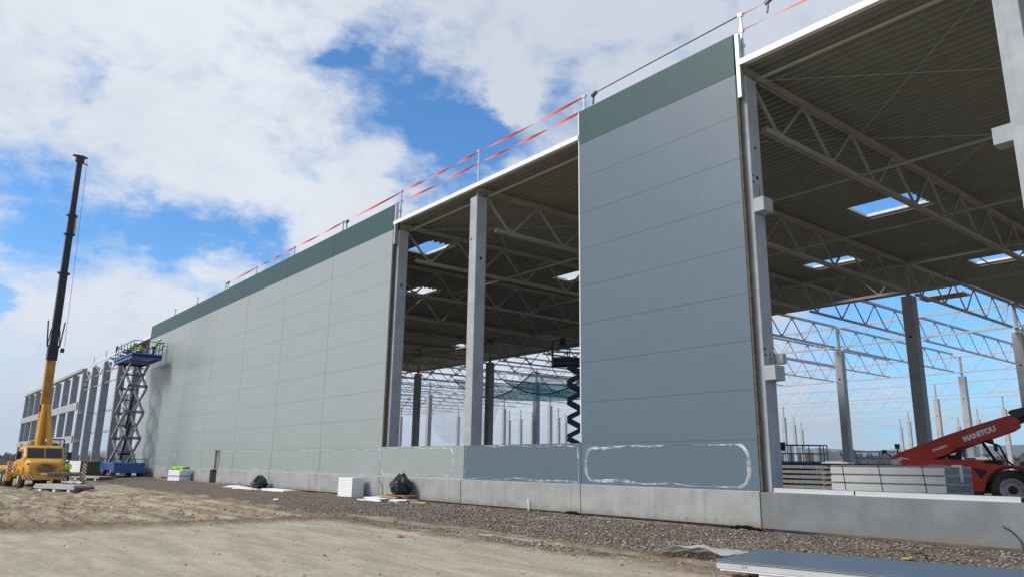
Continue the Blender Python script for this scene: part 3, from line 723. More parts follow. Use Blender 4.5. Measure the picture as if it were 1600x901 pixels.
# inner columns with steel posts on top
ci = MB().box(-.28, .28, -.28, .28, -.1, 10.25).build('column', M['concrete_col'], WH, bevel=.02, )
ci.location = (-6, 24, 0); 
ps = MB().bar((0, 0, 10.25), (0, 0, 12.1), .17).build('steel_post', M['steel'], ci)
ch = MB().lathe([(0, 0), (.07, 0), (.07, .004), (0, .004)], (0, -.2835, 8.1), 'y', 10).build('hole_shade_disc', M['hole_shade'], ci)  # flat dark disc, its inner shade put into the colour
INNER = [(-30, 24), (-42, 24), (-54, 24), (-18, 24), (6, 24), (-17.8, 39.4), (-5.9, 39.7), (-17.5, 62.2), (-28.8, 84.7), (-62, 104.7), (-73.2, 127.1), (-82.9, 146.8), (-60.6, 147), (-50.6, 127.6),
 (-50.3, 149.5), (-39.6, 129), (-28.6, 107.3), (-85, 59.9), (-107.3, 79), (-103.8, 79.1), (-106.9, 84.8), (-52.7, 38.8), (-74.4, 60.4), (-94.2, 80.4), (-106.4, 93.7),
 (-116.4, 59.3), (-107, 59.8), (-73.4, 38), (-107.3, 66.5), (-113.2, 77.2)]
for x, y in INNER:
    c = inst(ci, (x, y, 0), WH)
    p = ps.copy(); COL.objects.link(p); p.parent = c
    h_ = ch.copy(); COL.objects.link(h_); h_.parent = c
# braces between the trusses, roof bracing rods
for x0 in [6-6*i for i in range(12)]:
    for y in (6.6, 12.6, 18.6):
        MB().tube([(x0, y, 10.5), (x0-6, y, 10.5)], .05, 6, cap=False).build('brace_tube', M['steel'], WH)
for x0, y0, x1, y1 in ((0, .9, 6, 6.6), (0, 6.6, 6, .9), (0, 6.6, 6, 12.6), (0, 12.6, 6, 6.6), (-6, .9, 0, 6.6), (-12, 6.6, -18, .9), (-12, .9, -18, 6.6)):
    MB().tube([(x0, y0, 11.78), (x1, y1, 11.8)], .012, 5).build('brace_rod', M['galv'], WH)

# ------------------------------------------------------------------ unclad concrete frame at the far end
FR = thing('concrete_frame', 'unclad concrete frame of columns and two floor beams beyond the clad wall', 'building frame', (-100, .5, 0))
def fpart(name, mb, mat, **k):
    o = mb.build(name, mat, None, **k); o.parent = FR; o.location = (100, -.5, 0); return o
fc = None
for x in (-66.4, -72.9, -80.1, -86.3, -92, -98.7, -105, -112, -118.4, -124.5, -131, -138, -143.8):
    mb = MB().box(x-.02, x+.47, .2, .92, -.2, 11.7); c = fpart('column', mb, M['concrete_frame'], bevel=.02)
    if x > -93:
        k = MB()
        for z in ((9.9, 6.6, 3.3) if x == -92 else ()): k.box(x+.472, x+.8, .35, .8, z, z+.35)
        if k.v: k.build('corbel', M['concrete_col'], c)
for z0, z1 in ((7.1, 8.0), (3.2, 4.05)):
    for xa, xb in ((-143.3, -138.05), (-137.5, -131.05), (-130.5, -124.55), (-124, -118.45), (-117.9, -112.05), (-111.5, -105.05), (-104.5, -98.75), (-98.2, -92.05)):
        fpart('floor_beam', MB().box(xa-.55, xb+.05, .05, .195, z0, z1), M['concrete_col'])
fpart('eave_beam', MB().box(-143.8, -91.6, .02, .6, 11.72, 12.05), M['concrete_col'])
fpart('eave_rail', MB().bar((-91.6, .2, 12.0), (-60.3, .2, 12.0), .1, .12), M['white_metal'])
for x in (-70, -78, -88, -97, -116):
    fpart('rear_column', MB().box(x, x+.5, 10, 10.6, -.2, 11.2), M['concrete_col'])
for z in (9.0, 5.6, 2.4):
    fpart('rear_beam', MB().box(-140, -62, 9.75, 9.995, z, z+.35), M['concrete_col'])
mb = MB()
for i in range(5):
    xa = -62-6*i; mb.bar((xa, .5, 11.9), (xa-3, .5, 10.6), .09); mb.bar((xa-3, .5, 10.6), (xa-6, .5, 11.9), .09)
mb.bar((-60, .5, 10.6), (-92, .5, 10.6), .1); mb.bar((-60, .5, 9.4), (-92, .5, 9.4), .1)
fpart('edge_truss', mb, M['steel'])
for x in (-73, -80, -86.5): fpart('edge_post', MB().bar((x, .3, 12.05), (x, .3, 12.9), .07), M['galv'])

# ------------------------------------------------------------------ edge protection on the roof
RAIL = thing('edge_railing', 'temporary edge railing of grey posts with orange webbing straps along the roof edge', 'railing', (-20, .25, 12.4))
def rpart(name, mb, mat):
    o = mb.build(name, mat, None); o.parent = RAIL; o.location = (20, -.25, -12.4); return o
PX = [.12, -5.97, -11.9, -17.85, -23.68, -29.84, -35.75, -41.6, -47.96]
for x in PX+[-53.9, 6.1]:
    mb = MB(); mb.bar((x, .25, 11.95), (x, .25, 13.52), .055); mb.bar((x-.06, .25, 13.0), (x+.06, .25, 13.0), .1); mb.bar((x-.06, .25, 12.55), (x+.06, .25, 12.55), .1)
    mb.box(x-.07, x+.07, .2, .3, 13.44, 13.54)
    rpart('railing_post', mb, M['galv'])
def strap(xa, xb, z, twist, mat=None):
    mb = MB(); n_ = 40; vs = []; fs = []
    for i in range(n_+1):
        t = i/n_; x = xa+(xb-xa)*t; sag = -.05*4*t*(1-t); a = twist*t*math.pi+.2
        w = .042; vs += [(x, .25+w*math.cos(a), z+sag+w*math.sin(a)+.0), (x, .25-w*math.cos(a), z+sag-w*math.sin(a))]
    fs = [(2*i, 2*i+2, 2*i+3, 2*i+1) for i in range(n_)]
    mb.add(vs, fs); o = mb.build('webbing_strap', mat or M['orange'], None, recalc=False); o.parent = RAIL; o.location = (20, -.25, -12.4)
for i in range(len(PX)-2):
    if i == 0:
        rpart('safety_rope', MB().tube([(PX[1]+.5, .25, 13.42), (-3, .25, 13.46), (PX[0], .25, 13.5)], .018, 6), M['rope'])
    else: strap(PX[i+1], PX[i], 13.49, 1+i % 3)
    strap(PX[i+1], PX[i], 13.0, 2+i % 2)
strap(PX[0], 6.1, 13.49, 1); strap(PX[0], 6.1, 13.02, 1)
for x, z in ((PX[1]+.35, 13.35), (PX[0]+.75, 13.45), (PX[4]+.35, 13.35), (PX[7]+.4, 13.4)):
    mb = MB(); mb.bar((x, .25, z), (x+.22, .25, z+.08), .09); mb.bar((x+.05, .25, z-.3), (x+.1, .25, z), .04); rpart('ratchet', mb, M['black'])

# ------------------------------------------------------------------ people
def skin_body(name, joints, edges, mat, parent, root=0, lv=1):
    me = bpy.data.meshes.new(name); me.from_pydata([j[:3] for j in joints], edges, [])
    o = bpy.data.objects.new(name, me); COL.objects.link(o)
    md = o.modifiers.new('s', 'SKIN'); ss = o.modifiers.new('u', 'SUBSURF'); ss.levels = lv; ss.render_levels = lv
    for i, j in enumerate(joints):
        v = me.skin_vertices[0].data[i]; v.radius = (j[3], j[4] if len(j) > 4 else j[3]); v.use_root = (i == root)
    md.use_smooth_shade = True
    bpy.context.view_layer.update()
    nm = bpy.data.meshes.new_from_object(o.evaluated_get(bpy.context.evaluated_depsgraph_get()))
    bpy.data.objects.remove(o); nm.name = name
    nm.materials.clear(); nm.materials.append(mat)
    r = bpy.data.objects.new(name, nm); COL.objects.link(r); r.parent = parent; return r
def person(label, loc, rz, lean=0.0, arm_l=(0, 0), arm_r=(0, 0), crouch=0.0, group=None, helmet=True):
    """x is forward. lean: forward tilt of the trunk; arm = (raise, bend) in radians"""
    t = thing('person', label, 'person', loc, rz, group)
    hip = .92-.42*crouch; kx = .36*crouch; 
    def leg(s): return [(0, s*.095, hip-.05), (kx+.02, s*.12, hip*.52+.02+.1*crouch), (-.02, s*.13, .09), (.13, s*.15, .045)]
    sl_, cl_ = math.sin(lean), math.cos(lean)
    def tr(h, y=0, fx=0): return (sl_*h+fx*cl_, y, hip+cl_*h-fx*sl_)
    def arm(s, ra, be):
        sh = Vector(tr(.47, s*.19)); a = lean*.3+ra
        el = sh+Vector((math.sin(a)*.28, s*.06, -math.cos(a)*.28)); b = a+be
        wr = el+Vector((math.sin(b)*.25, -s*.03, -math.cos(b)*.25)); hd = wr+Vector((math.sin(b)*.1, 0, -math.cos(b)*.1))
        return [sh, el, wr, hd]
    al, ar = arm(1, *arm_l), arm(-1, *arm_r)
    ll, rl = leg(1), leg(-1)
    J = []; E = []
    def add(p, r, r2=None, par=None):
        J.append((*p, r, r2 or r)); 
        if par is not None: E.append((par, len(J)-1))
        return len(J)-1
    p0 = add((0, 0, hip), .125, .10); ch = add(tr(.28), .14, .11, p0); up = add(tr(.45), .13, .10, ch)
    nk = add(tr(.56), .055, None, up); hd = add(tr(.66, 0, .02), .09, .10, nk); tp = add(tr(.78, 0, .02), .075, .08, hd)
    for lg in (ll, rl):
        a = add(lg[0], .09, None, p0); b = add(lg[1], .065, None, a); c = add(lg[2], .045, None, b); add(lg[3], .04, .035, c)
    for am in (al, ar):
        a = add(am[0], .06, None, up); b = add(am[1], .045, None, a); c = add(am[2], .034, None, b); add(am[3], .035, .02, c)
    skin_body('body', J, E, M['skin'], t)
    # jacket, trousers, helmet, boots are worn over the body
    J = []; E = []
    p = add((0, 0, hip-.04), .15, .125); c_ = add(tr(.28), .165, .135, p); u2 = add(tr(.47), .15, .12, c_)
    for am in (al, ar):
        a = add(am[0], .078, None, u2); b = add(am[1], .06, None, a); add(am[2], .05, None, b)
    skin_body('jacket', J, E, M['hivis'], t)
    J = []; E = []
    p = add((0, 0, hip-.02), .135, .115)
    for lg in (ll, rl):
        a = add(lg[0], .105, None, p); b = add(lg[1], .08, None, a); add(lg[2], .062, None, b)
    skin_body('trousers', J, E, M['cloth'], t)
    mb = MB()
    for lg in (ll, rl): mb.box(lg[2][0]-.06, lg[3][0]+.1, lg[2][1]-.06, lg[2][1]+.075, 0, .13)
    mb.build('boots', M['chassis'], t, bevel=.03)
    if helmet:
        hc = Vector(tr(.72, 0, .02)); mb = MB()
        mb.lathe([(.135, 0), (.132, .03), (.115, .08), (.075, .125), (0, .14)], hc, 'z', 14); mb.box(hc.x+.08, hc.x+.2, -.09, .09, hc.z-.005, hc.z+.012)
        mb.build('helmet', M['helmet'], t)
    # face: nose and ears
    hc = Vector(tr(.66, 0, .02)); mb = MB(); mb.bar(hc+Vector((.085, 0, -.02)), hc+Vector((.115, 0, .03)), .025)
    for s in (-1, 1): mb.bar(hc+Vector((.09, s*.035, .045)), hc+Vector((.097, s*.035, .045)), .022); mb.bar(hc+Vector((0, s*.093, -.02)), hc+Vector((0, s*.098, .04)), .04, .02)
    mb.build('face', M['skin'], t)
    return t

# ------------------------------------------------------------------ scissor lifts
def scissor_lift(label, loc, rz, H, stages, Lb, Wb, ext, mats, arm_span, colour_note=None, deck_l=None, rails=True):
    """x along the chassis; H platform floor height"""
    t = thing('scissor_lift', label, 'scissor lift', loc, rz)
    body, armm = mats
    mb = MB(); mb.box(-Lb/2, Lb/2, -Wb/2+.28, Wb/2-.28, .38, .95)
    mb.box(-Lb/2, Lb/2, -Wb/2, -Wb/2+.3, .5, 1.1); mb.box(-Lb/2, Lb/2, Wb/2-.3, Wb/2, .5, 1.1)
    mb.box(Lb/2-.02, Lb/2+.28, -Wb/2, Wb/2, .32, .85); mb.box(-Lb/2-.28, -Lb/2+.02, -Wb/2, Wb/2, .32, .85)
    ch = mb.build('chassis', body, t, bevel=.03)
    for sx in (-1, 1):
        for sy in (-1, 1):
            x, y = sx*Lb*.34, sy*(Wb/2-.16)
            w = MB().lathe([(.0, -.15), (.30, -.15), (.42, -.11), (.44, 0), (.42, .11), (.30, .15), (0, .15)], (x, y, .44), 'y', 22).build('wheel', M['tyre'], t)
            MB().lathe([(.0, 0), (.22, 0), (.20, .02), (0, .02)], (x, y+sy*.155, .44), 'y', 16).build('rim', M['rim'], w)
            MB().bar((sx*(Lb/2+.14), sy*(Wb/2-.15), .32), (sx*(Lb/2+.14), sy*(Wb/2-.15), .05), .12).lathe([(0, 0), (.17, 0), (.17, .05), (0, .05)], (sx*(Lb/2+.14), sy*(Wb/2-.15), 0), 'z', 12).build('outrigger', M['chassis'], t)
    mb = MB()
    for y in (-Wb/2+.03, Wb/2-.03):
        for z in (1.45, 1.75):
            mb.bar((-Lb/2, y, z), (Lb/2, y, z), .05) if False else None
    for sx in (-1, 1):
        x = sx*(Lb/2+.2)
        for y in (-Wb/2+.05, -Wb/6, Wb/6, Wb/2-.05): mb.bar((x, y, .85), (x, y, 1.35), .05)
        mb.bar((x, -Wb/2+.05, 1.35), (x, Wb/2-.05, 1.35), .05)
    mb.build('guard', body, t)
    z0 = .95; st = (H-.25-z0)/stages; hx = arm_span/2
    for k in range(stages):
        za, zb = z0+k*st, z0+(k+1)*st
        mb = MB()
        for y in (-Wb*.30, Wb*.30):
            s_ = 1 if y > 0 else 1
            mb.bar((-hx, y, za+.06), (hx, y, zb-.06), .11, .26); mb.bar((hx, y*.86, za+.06), (-hx, y*.86, zb-.06), .11, .26)
        for x, z in ((-hx, za+.06), (hx, za+.06), (0, (za+zb)/2), (-hx, zb-.06), (hx, zb-.06)): mb.tube([(x, -Wb*.33, z), (x, Wb*.33, z)], .055, 8)
        mb.build('scissor_arm', armm, t)
    if stages > 2:
        mb = MB(); mb.tube([(-hx*.5, 0, z0+.3), (hx*.45, 0, z0+st*1.6)], .1, 10); mb.tube([(-hx*.3, .0, z0+st*1.4), (hx*.4, 0, z0+st*2.7)], .09, 10)
        mb.bar((-hx*.6, -Wb*.3, z0+st*.4), (-hx*.6, Wb*.3, z0+st*.4), .16); mb.build('lift_cylinder', M['chassis'], t)
    Lp = deck_l or Lb*1.05; x0, x1 = -Lp/2, Lp/2+ext
    pl = MB(); pl.box(x0, x1, -Wb/2, Wb/2, H-.10, H); pl.box(x0, x1, -Wb/2, -Wb/2+.06, H-.28, H+.14); pl.box(x0, x1, Wb/2-.06, Wb/2, H-.28, H+.14)
    pl.box(x1-.05, x1, -Wb/2+.06, Wb/2-.06, H-.28, H+.14); pl.box(x0, x0+.05, -Wb/2+.06, Wb/2-.06, H-.28, H+.14)
    pl.build('platform', body, t)
    rl = MB(); zt = H+1.1
    n_ = int((x1-x0)/.9)
    for y in (-Wb/2+.03, Wb/2-.03):
        for i in range(n_+1):
            x = x0+.03+(x1-x0-.06)*i/n_; rl.bar((x, y, H+.12), (x, y, zt), .05)
        for z in (H+.6, zt): rl.bar((x0, y, z), (x1, y, z), .05)
    for x in (x0+.03, x1-.03):
        for z in (H+.6, zt): rl.bar((x, -Wb/2, z), (x, Wb/2, z), .05)
        rl.bar((x, 0, H+.12), (x, 0, zt), .05)
    rl.build('guard_rail', body, t)
    cb = MB().box(x0+.4, x0+.75, -Wb/2-.09, -Wb/2-.002, H+.75, H+1.25); cb.build('control_box', M['chassis'], t, bevel=.02)
    return t
LZ = gz(-56, -1.6)
lift = scissor_lift('tall blue scissor lift with a raised platform at the far end of the clad wall', (-56.2, -1.75, LZ), 0, 9.35-LZ, 4, 4.6, 2.2, 1.0, (M['blue'], M['arm']), 3.6, deck_l=5.2)
# gear carried on the platform
t = thing('toolbox', 'dark toolbox on the platform floor of the tall blue lift', 'toolbox', (-55.6, -2.2, 9.35)); MB().box(-.35, .35, -.2, .2, 0, .32).build('body', M['chassis'], t, bevel=.02); MB().bar((-.15, 0, .38), (.15, 0, .38), .04).bar((-.15, 0, .3), (-.15, 0, .38), .03).bar((.15, 0, .3), (.15, 0, .38), .03).build('handle', M['steel'], t)
person('person in a bright vest and white helmet leaning out to drill the wall panel', (-54.35, -.95, 9.36), R(70), .55, (1.25, .5), (1.2, .4))
person('person in a bright vest bending low at the far left end of the lift platform', (-59.9, -1.6, 9.36), R(10), .35, (.6, .6), (.7, .5), .0, helmet=False)
person('person in a bright vest stooping in the middle of the lift platform', (-57.9, -1.3, 9.36), R(150), .6, (.5, .7), (.5, .5), .0, helmet=False)
person('person in a bright vest kneeling beside the front corner of the lift platform', (-56.4, -2.3, 9.36), R(60), .55, (.8, .5), (.9, .3), .5)
t = thing('drill', 'small dark drill held against the wall panel by the leaning worker', 'drill', (-54.05, -.28, 10.42), R(70)); MB().bar((-.12, 0, 0), (.1, 0, 0), .07).bar((-.08, 0, -.02), (-.12, 0, -.17), .05).build('body', M['chassis'], t); MB().tube([(.1, 0, 0), (.28, 0, 0)], .012, 6).build('bit', M['galv'], t)

# lift inside the hall, seen past the edge of the blue grey panels
scissor_lift('dark blue scissor lift raised inside the hall beside the blue grey panels', (-20.35, 14.25, -.05), R(51), 7.35, 6, 2.9, 1.3, .2, (M['navy'], M['navy']), 1.75, deck_l=3.6)
# lowered lifts in the yard inside the hall
scissor_lift('blue scissor lift parked lowered beside the concrete column with its railing basket up', (-14.6, 26.5, -.05), R(45), 1.75, 1, 2.6, 1.4, .3, (M['blue'], M['blue']), 2.0, deck_l=2.9)
scissor_lift('blue scissor lift with a wide empty railing basket parked near the dark inner column', (-19.2, 45, -.05), R(48), 1.8, 1, 3.2, 1.6, .6, (M['blue'], M['blue']), 2.2, deck_l=4.0)

# ------------------------------------------------------------------ crane truck
TZ = -.56
CT = thing('crane_truck', 'yellow crane truck with a rounded cab and long raised telescopic boom', 'crane truck', (-47.4, -8.4, TZ), R(3.5))
def tp(name, mb, mat, par=None, bevel=0): return mb.build(name, mat, par or CT, bevel)
# local x forward (towards the camera), front axle at x=0
mb = MB(); mb.box(-8.6, 1.1, -.45, .45, .55, .95); tp('chassis', mb, M['chassis'])
# cab: cross sections along x
sec = [(-1.15, 1.12, 1.05, 2.62), (-.95, 1.16, .9, 2.74), (.0, 1.17, .85, 2.74), (.22, 1.15, .85, 2.66), (.62, 1.12, .85, 1.98), (.70, 1.12, .85, 1.90)]
def loft(secs, rnd=.12):
    vs = []; fs = []; ring = 12
    for x, w, zb, zt in secs:
        c = rnd
        pr = [(-w, zb), (w, zb), (w, zt-c*2), (w-.03, zt-c), (w-c*.8, zt-.03), (w-c*2, zt), (0, zt+.015), (-w+c*2, zt), (-w+c*.8, zt-.03), (-w+.03, zt-c), (-w, zt-c*2), (-w, (zb+zt)/2)]
        vs += [(x, y, z) for y, z in pr]
    for i in range(len(secs)-1):
        fs += [(i*ring+j, i*ring+(j+1) % ring, (i+1)*ring+(j+1) % ring, (i+1)*ring+j) for j in range(ring)]
    fs += [tuple(range(ring-1, -1, -1)), tuple(range((len(secs)-1)*ring, len(secs)*ring))]
    return MB().add(vs, fs, True)
cab = tp('cab', loft(sec), M['yellow'])
hood = tp('bonnet', loft([(.5, 1.13, .80, 1.92), (1.0, 1.10, .78, 1.90), (1.35, 1.04, .78, 1.82), (1.52, .95, .80, 1.68), (1.56, .9, .84, 1.58)], .13), M['yellow'])
# windscreen, in a sloping frame with centre bar
def quad_slab(p, th, n): 
    p = [Vector(v) for v in p]; n = Vector(n)*th; return MB().hexa([*p, *[v+n for v in p]])
ws = tp('windscreen', quad_slab([(.655, -.98, 1.98), (.655, .98, 1.98), (.285, .98, 2.58), (.285, -.98, 2.58)], .02, (.85, 0, .5)), M['glass'])
mb = MB(); mb.bar((.675, 0, 1.98), (.305, 0, 2.58), .04); tp('centre_bar', mb, M['yellow'], ws)
mb = MB()
for s in (-.5, .5): mb.bar((.68, s-.15, 2.0), (.52, s+.2, 2.25), .02)
tp('wiper', mb, M['black'], ws)
for s in (-1, 1):
    tp('side_window', MB().box(-.75, .12, s*1.168-.006, s*1.168+.006, 1.95, 2.5), M['glass'], cab)
# grille: oval recess, dark mesh, badge letters
mb = MB(); n_ = 28
pts = [(.62*math.cos(2*math.pi*i/n_)*(1 if abs(math.cos(2*math.pi*i/n_)) < .9 else .97), 1.33+.30*math.copysign(abs(math.sin(2*math.pi*i/n_))**.6, math.sin(2*math.pi*i/n_))) for i in range(n_)]
mb.prism(pts, 1.555, 1.585, lambda a, b, t: (t, a, b)); tp('grille_surround', mb, M['boom_yellow'])
mb = MB(); mb.box(1.586, 1.60, -.45, .45, 1.12, 1.42); gr = tp('grille', mb, M['brownwood'])
text_mesh('grille_lettering', 'TATRA', .17, M['chassis'], CT, Matrix(((0,0,1,1.592),(1,0,0,0),(0,1,0,1.50),(0,0,0,1))), .006, .006)
tp('number_plate', MB().box(1.66, 1.675, -.28, .28, .93, 1.05), M['white'])
for s in (-1, 1):
    h = tp('headlight', MB().lathe([(0, .0), (.11, .0), (.125, .02), (.10, .05), (0, .06)], (1.50, s*.86, 1.12), 'x', 16), M['rim'])
    tp('lens', MB().lathe([(0, 0), (.09, 0), (.08, .03), (0, .04)], (1.545, s*.86, 1.12), 'x', 14), M['clearglass'], h)
    tp('indicator', MB().box(1.30, 1.47, s*.92-.12, s*.92+.12, 1.52, 1.66), M['stripe_red'], None, .03)
    mi = tp('mirror', MB().box(.45, .55, s*1.42-.13, s*1.42+.13, 1.86, 2.36), M['black'], None, .03)
    tp('mirror_arm', MB().bar((.5, s*1.12, 2.3), (.5, s*1.42, 2.3), .03), M['black'], mi)
    tp('fender', MB().prism([(-.75, .95), (-.6, 1.25), (.6, 1.25), (.8, .9), (.95, .9), (.95, 1.4), (-.9, 1.4), (-.9, .95)], s*1.02, s*1.2, lambda a, b, t: (a, t, b)), M['yellow'])
bu = tp('bumper', MB().box(1.42, 1.62, -1.22, 1.22, .62, .90), M['yellow'], None, .03)
for s in (-1, 1): tp('hazard_stripe', MB().box(1.622, 1.628, min(s*1.2, s*.62), max(s*1.2, s*.62), .66, .86), M['stripe'], bu)
def wheel(x, y, r=.55, w=.34, dual=False):
    o = tp('wheel', MB().lathe([(0, -w/2), (r*.6, -w/2), (r*.93, -w/2+.03), (r, -w*.25), (r, w*.25), (r*.93, w/2-.03), (r*.6, w/2), (0, w/2)], (x, y, r), 'y', 26), M['tyre'])
    tp('rim', MB().lathe([(0, 0), (r*.5, 0), (r*.58, .03), (r*.3, .05), (0, .07)] if y > 0 else [(0, 0), (r*.5, 0), (r*.58, -.03), (r*.3, -.05), (0, -.07)], (x, y+math.copysign(w/2, y), r), 'y', 18), M['rim'], o)
for s in (-1, 1):
    wheel(0, s*1.0); wheel(-4.3, s*1.0, .55, .5); wheel(-5.65, s*1.0, .55, .5)
    tp('side_locker', MB().box(-3.2, -1.3, s*1.0-.18, s*1.0+.18, .8, 1.5), M['yellow'], None, .03)
tp('deck', MB().box(-8.4, -1.25, -1.22, 1.22, 1.2, 1.42), M['yellow'], None, .02)
for x, nm in ((-1.7, 'outrigger'), (-7.9, 'outrigger')):
    for s in (-1, 1):
        o = tp(nm, MB().box(x-.14, x+.14, min(s*.6, s*1.42), max(s*.6, s*1.42), .72, 1.0), M['yellow'])
        tp('jack_leg', MB().box(x-.16, x+.16, s*1.45-.13, s*1.45+.13, .5, 1.75), M['yellow'], o)
        tp('hazard_plate', MB().box(x+.162, x+.17, s*1.45-.13, s*1.45+.13, .95, 1.7), M['stripe'], o)
tp('tow_pipe', MB().tube([(1.85, .15, .98), (1.85, 2.0, .98)], .13, 12), M['greywood'])
tp('pipe_bracket', MB().box(1.6, 1.9, .1, .3, .86, 1.1).box(1.7, 1.95, 1.96, 2.2, .30, 1.15), M['brownwood'])
tp('warning_board', MB().box(1.955, 1.97, 1.95, 2.2, .6, 1.7), M['stripe'])
# superstructure
tp('turntable', MB().lathe([(0, 1.42), (.95, 1.42), (.95, 1.6), (.7, 1.75), (0, 1.75)], (-4.6, 0, 0), 'z', 26), M['boom_yellow'])
tp('superstructure', MB().prism([(-6.3, 1.76), (-3.5, 1.76), (-3.6, 2.3), (-4.2, 3.1), (-5.0, 3.1), (-6.3, 2.5)], -.05, .22, lambda a, b, t: (a, t, b)).prism([(-6.3, 1.76), (-3.5, 1.76), (-3.6, 2.3), (-4.2, 3.1), (-5.0, 3.1), (-6.3, 2.5)], .72, .98, lambda a, b, t: (a, t, b)), M['boom_yellow'])
tp('counterweight', MB().box(-6.6, -6.0, -.3, 1.2, 1.7, 2.5), M['yellow'], None, .05)
tp('winch', MB().lathe([(0, -.25), (.36, -.25), (.36, -.2), (.26, -.2), (.26, .2), (.36, .2), (.36, .25), (0, .25)], (-4.3, -.35, 2.55), 'y', 20), M['brownwood'])
oc = tp('operator_cab', MB().box(-4.7, -3.4, 1.0, 1.9, 1.75, 2.1), M['yellow'], None, .03)
mb = MB()
for x in (-4.67, -3.45):
    for y in (1.05, 1.85): mb.bar((x, y, 2.1), (x, y, 3.25), .06)
for y in (1.05, 1.85): mb.bar((-4.67, y, 3.25), (-3.45, y, 3.25), .06)
for x in (-4.67, -3.45): mb.bar((x, 1.05, 3.25), (x, 1.85, 3.25), .06)
tp('cab_frame', mb, M['chassis'], oc)
tp('cab_glass', MB().box(-4.64, -3.48, 1.08, 1.82, 2.15, 3.2), M['clearglass'], oc)
tp('seat', MB().box(-4.4, -3.9, 1.2, 1.6, 2.1, 2.5).box(-4.45, -4.3, 1.2, 1.6, 2.5, 3.0), M['chassis'], oc)
# boom, from the pivot to the head (world points carried into the truck's frame)
CTW = Matrix.LocRotScale(Vector((-47.4, -8.4, TZ)), Euler((0, 0, R(3.5))), None); CTI = CTW.inverted()
def wl(p): return CTI @ Vector(p)
B0, B1 = wl((-52.03, -8.12, 2.2)), wl((-46.7, -9.05, 21.9)); bd = (B1-B0)
def bp(t): return B0+bd*t
side = (0, 1, 0)
def bsec(name, t0, t1, w0, w1, mat): return tp(name, MB().taper(bp(t0), bp(t1), w0, w0*1.15, w1, w1*1.15, side), mat)
bsec('boom_base', -.02, .33, .50, .46, M['boom_yellow'])
tp('boom_collar', MB().taper(bp(.30), bp(.352), .54, .62, .54, .62, side), M['boom_dark'])
tp('boom_collar', MB().taper(bp(.125), bp(.145), .60, .68, .60, .68, side), M['boom_dark'])
b2 = bsec('boom_section', .33, .60, .42, .40, M['boom_dark']); b3 = bsec('boom_section', .60, .81, .36, .34, M['boom_dark']); b4 = bsec('boom_section', .80, .995, .30, .28, M['boom_dark'])
for t, w in ((.60, .62), (.735, .56), (.80, .56)): tp('boom_collar', MB().taper(bp(t-.004), bp(t+.004), w, w*1.1, w, w*1.1, side), M['chassis'])
mb = MB(); mb.taper(bp(.985), bp(1.01), .45, .5, .45, .5, side)
for k in (-.35, 0, .35): mb.bar(bp(1.005)+Vector((k*.3, -.45, 0)), bp(1.005)+Vector((k*.3, .45, 0)), .07)
mb.bar(bp(.985)+Vector((0, .1, 0)), bp(.985)+Vector((0, .55, -.05)), .06); tp('boom_head', mb, M['boom_dark'])
mb = MB()
for k, (t0, t1) in enumerate(((.735, .80),)): mb.tube([bp(t0)+Vector((.1, .3, 0)), bp(t1)+Vector((.1, .28, 0))], .08, 8); 
tp('jib_cylinder', mb, M['offwhite'])
mb = MB()
for s in (-1, 1): mb.bar(bp(.345)+Vector((0, s*.38, 0)), bp(.43)+Vector((0, s*.52, .1)), .07); mb.bar(bp(.345)+Vector((0, s*.38, 0)), bp(.40)+Vector((0, s*.28, .1)), .05)
mb.lathe([(0, -.1), (.16, -.1), (.16, .1), (0, .1)], bp(.345)+Vector((.2, .55, -.2)), 'y', 12); tp('jib_bracket', mb, M['chassis'])
mb = MB(); mb.tube([wl((-50.2, -7.9, 1.3))+Vector((0, -.55, 0)), bp(.145)+Vector((.45, -.1, 0))], .17, 12); mb.tube([wl((-50.2, -7.9, 1.3))+Vector((0, .35, 0)), bp(.145)+Vector((.45, .12, 0))], .17, 12); tp('lift_cylinder', mb, M['yellow'])
tp('hoist_rope', MB().tube([bp(.995)+Vector((.1, .42, 0)), bp(.80)+Vector((.15, .5, 0)), bp(.35)+Vector((.2, .65, 0))], .012, 4), M['chassis'])

person('person in a bright vest standing between the crane truck and the panel pile', (-49.5, -6.55, gz(-49.5, -6.55)-.05), R(-30), .1, (.5, .9), (.4, .8))
# ------------------------------------------------------------------ telehandler
ax = Vector((3.73, .89, 0)).normalized()
TE = thing('telehandler', 'red telescopic handler with raised boom and big muddy tyres inside the hall', 'telehandler', (-.42, 17.75, 0), math.atan2(ax.y, ax.x))
def te(name, mb, mat, par=None, bevel=0): return mb.build(name, mat, par or TE, bevel)
# local: x to the front, near front wheel centre at (0,0), +y away from the camera
def tw(x, y, s):
    o = te('wheel', MB().lathe([(.40, -.16), (.42, -.24), (.66, -.20), (.715, -.1), (.715, .1), (.66, .20), (.42, .24), (.40, .16)], (x, y, .72), 'y', 40), M['tyre'])
    mb = MB()
    for k in range(22):
        a = 2*math.pi*k/22
        for sg in (-1, 1):
            a2 = a+(math.pi/22 if sg > 0 else 0)
            p = Vector((x+.70*math.cos(a2), y+sg*.02, .72+.70*math.sin(a2))); q_ = Vector((x+.70*math.cos(a2+.16), y+sg*.21, .72+.70*math.sin(a2+.16))); mb.bar(p, q_, .06, .09, (math.cos(a2), 0, math.sin(a2)))
    te('tread', mb, M['tyre'], o)
    r = te('rim', MB().lathe([(.0, -.13), (.10, -.15), (.13, -.12), (.22, -.10), (.30, -.14), (.40, -.19), (.43, -.245), (.40, -.25), (.36, -.2), (.30, -.15)], (x, y, .72), 'y', 30), M['rim'], o)
    te('hub', MB().lathe([(0, -.2), (.08, -.2), (.14, -.16), (.16, -.125), (0, -.125)], (x, y, .72), 'y', 16), M['chassis'], r)
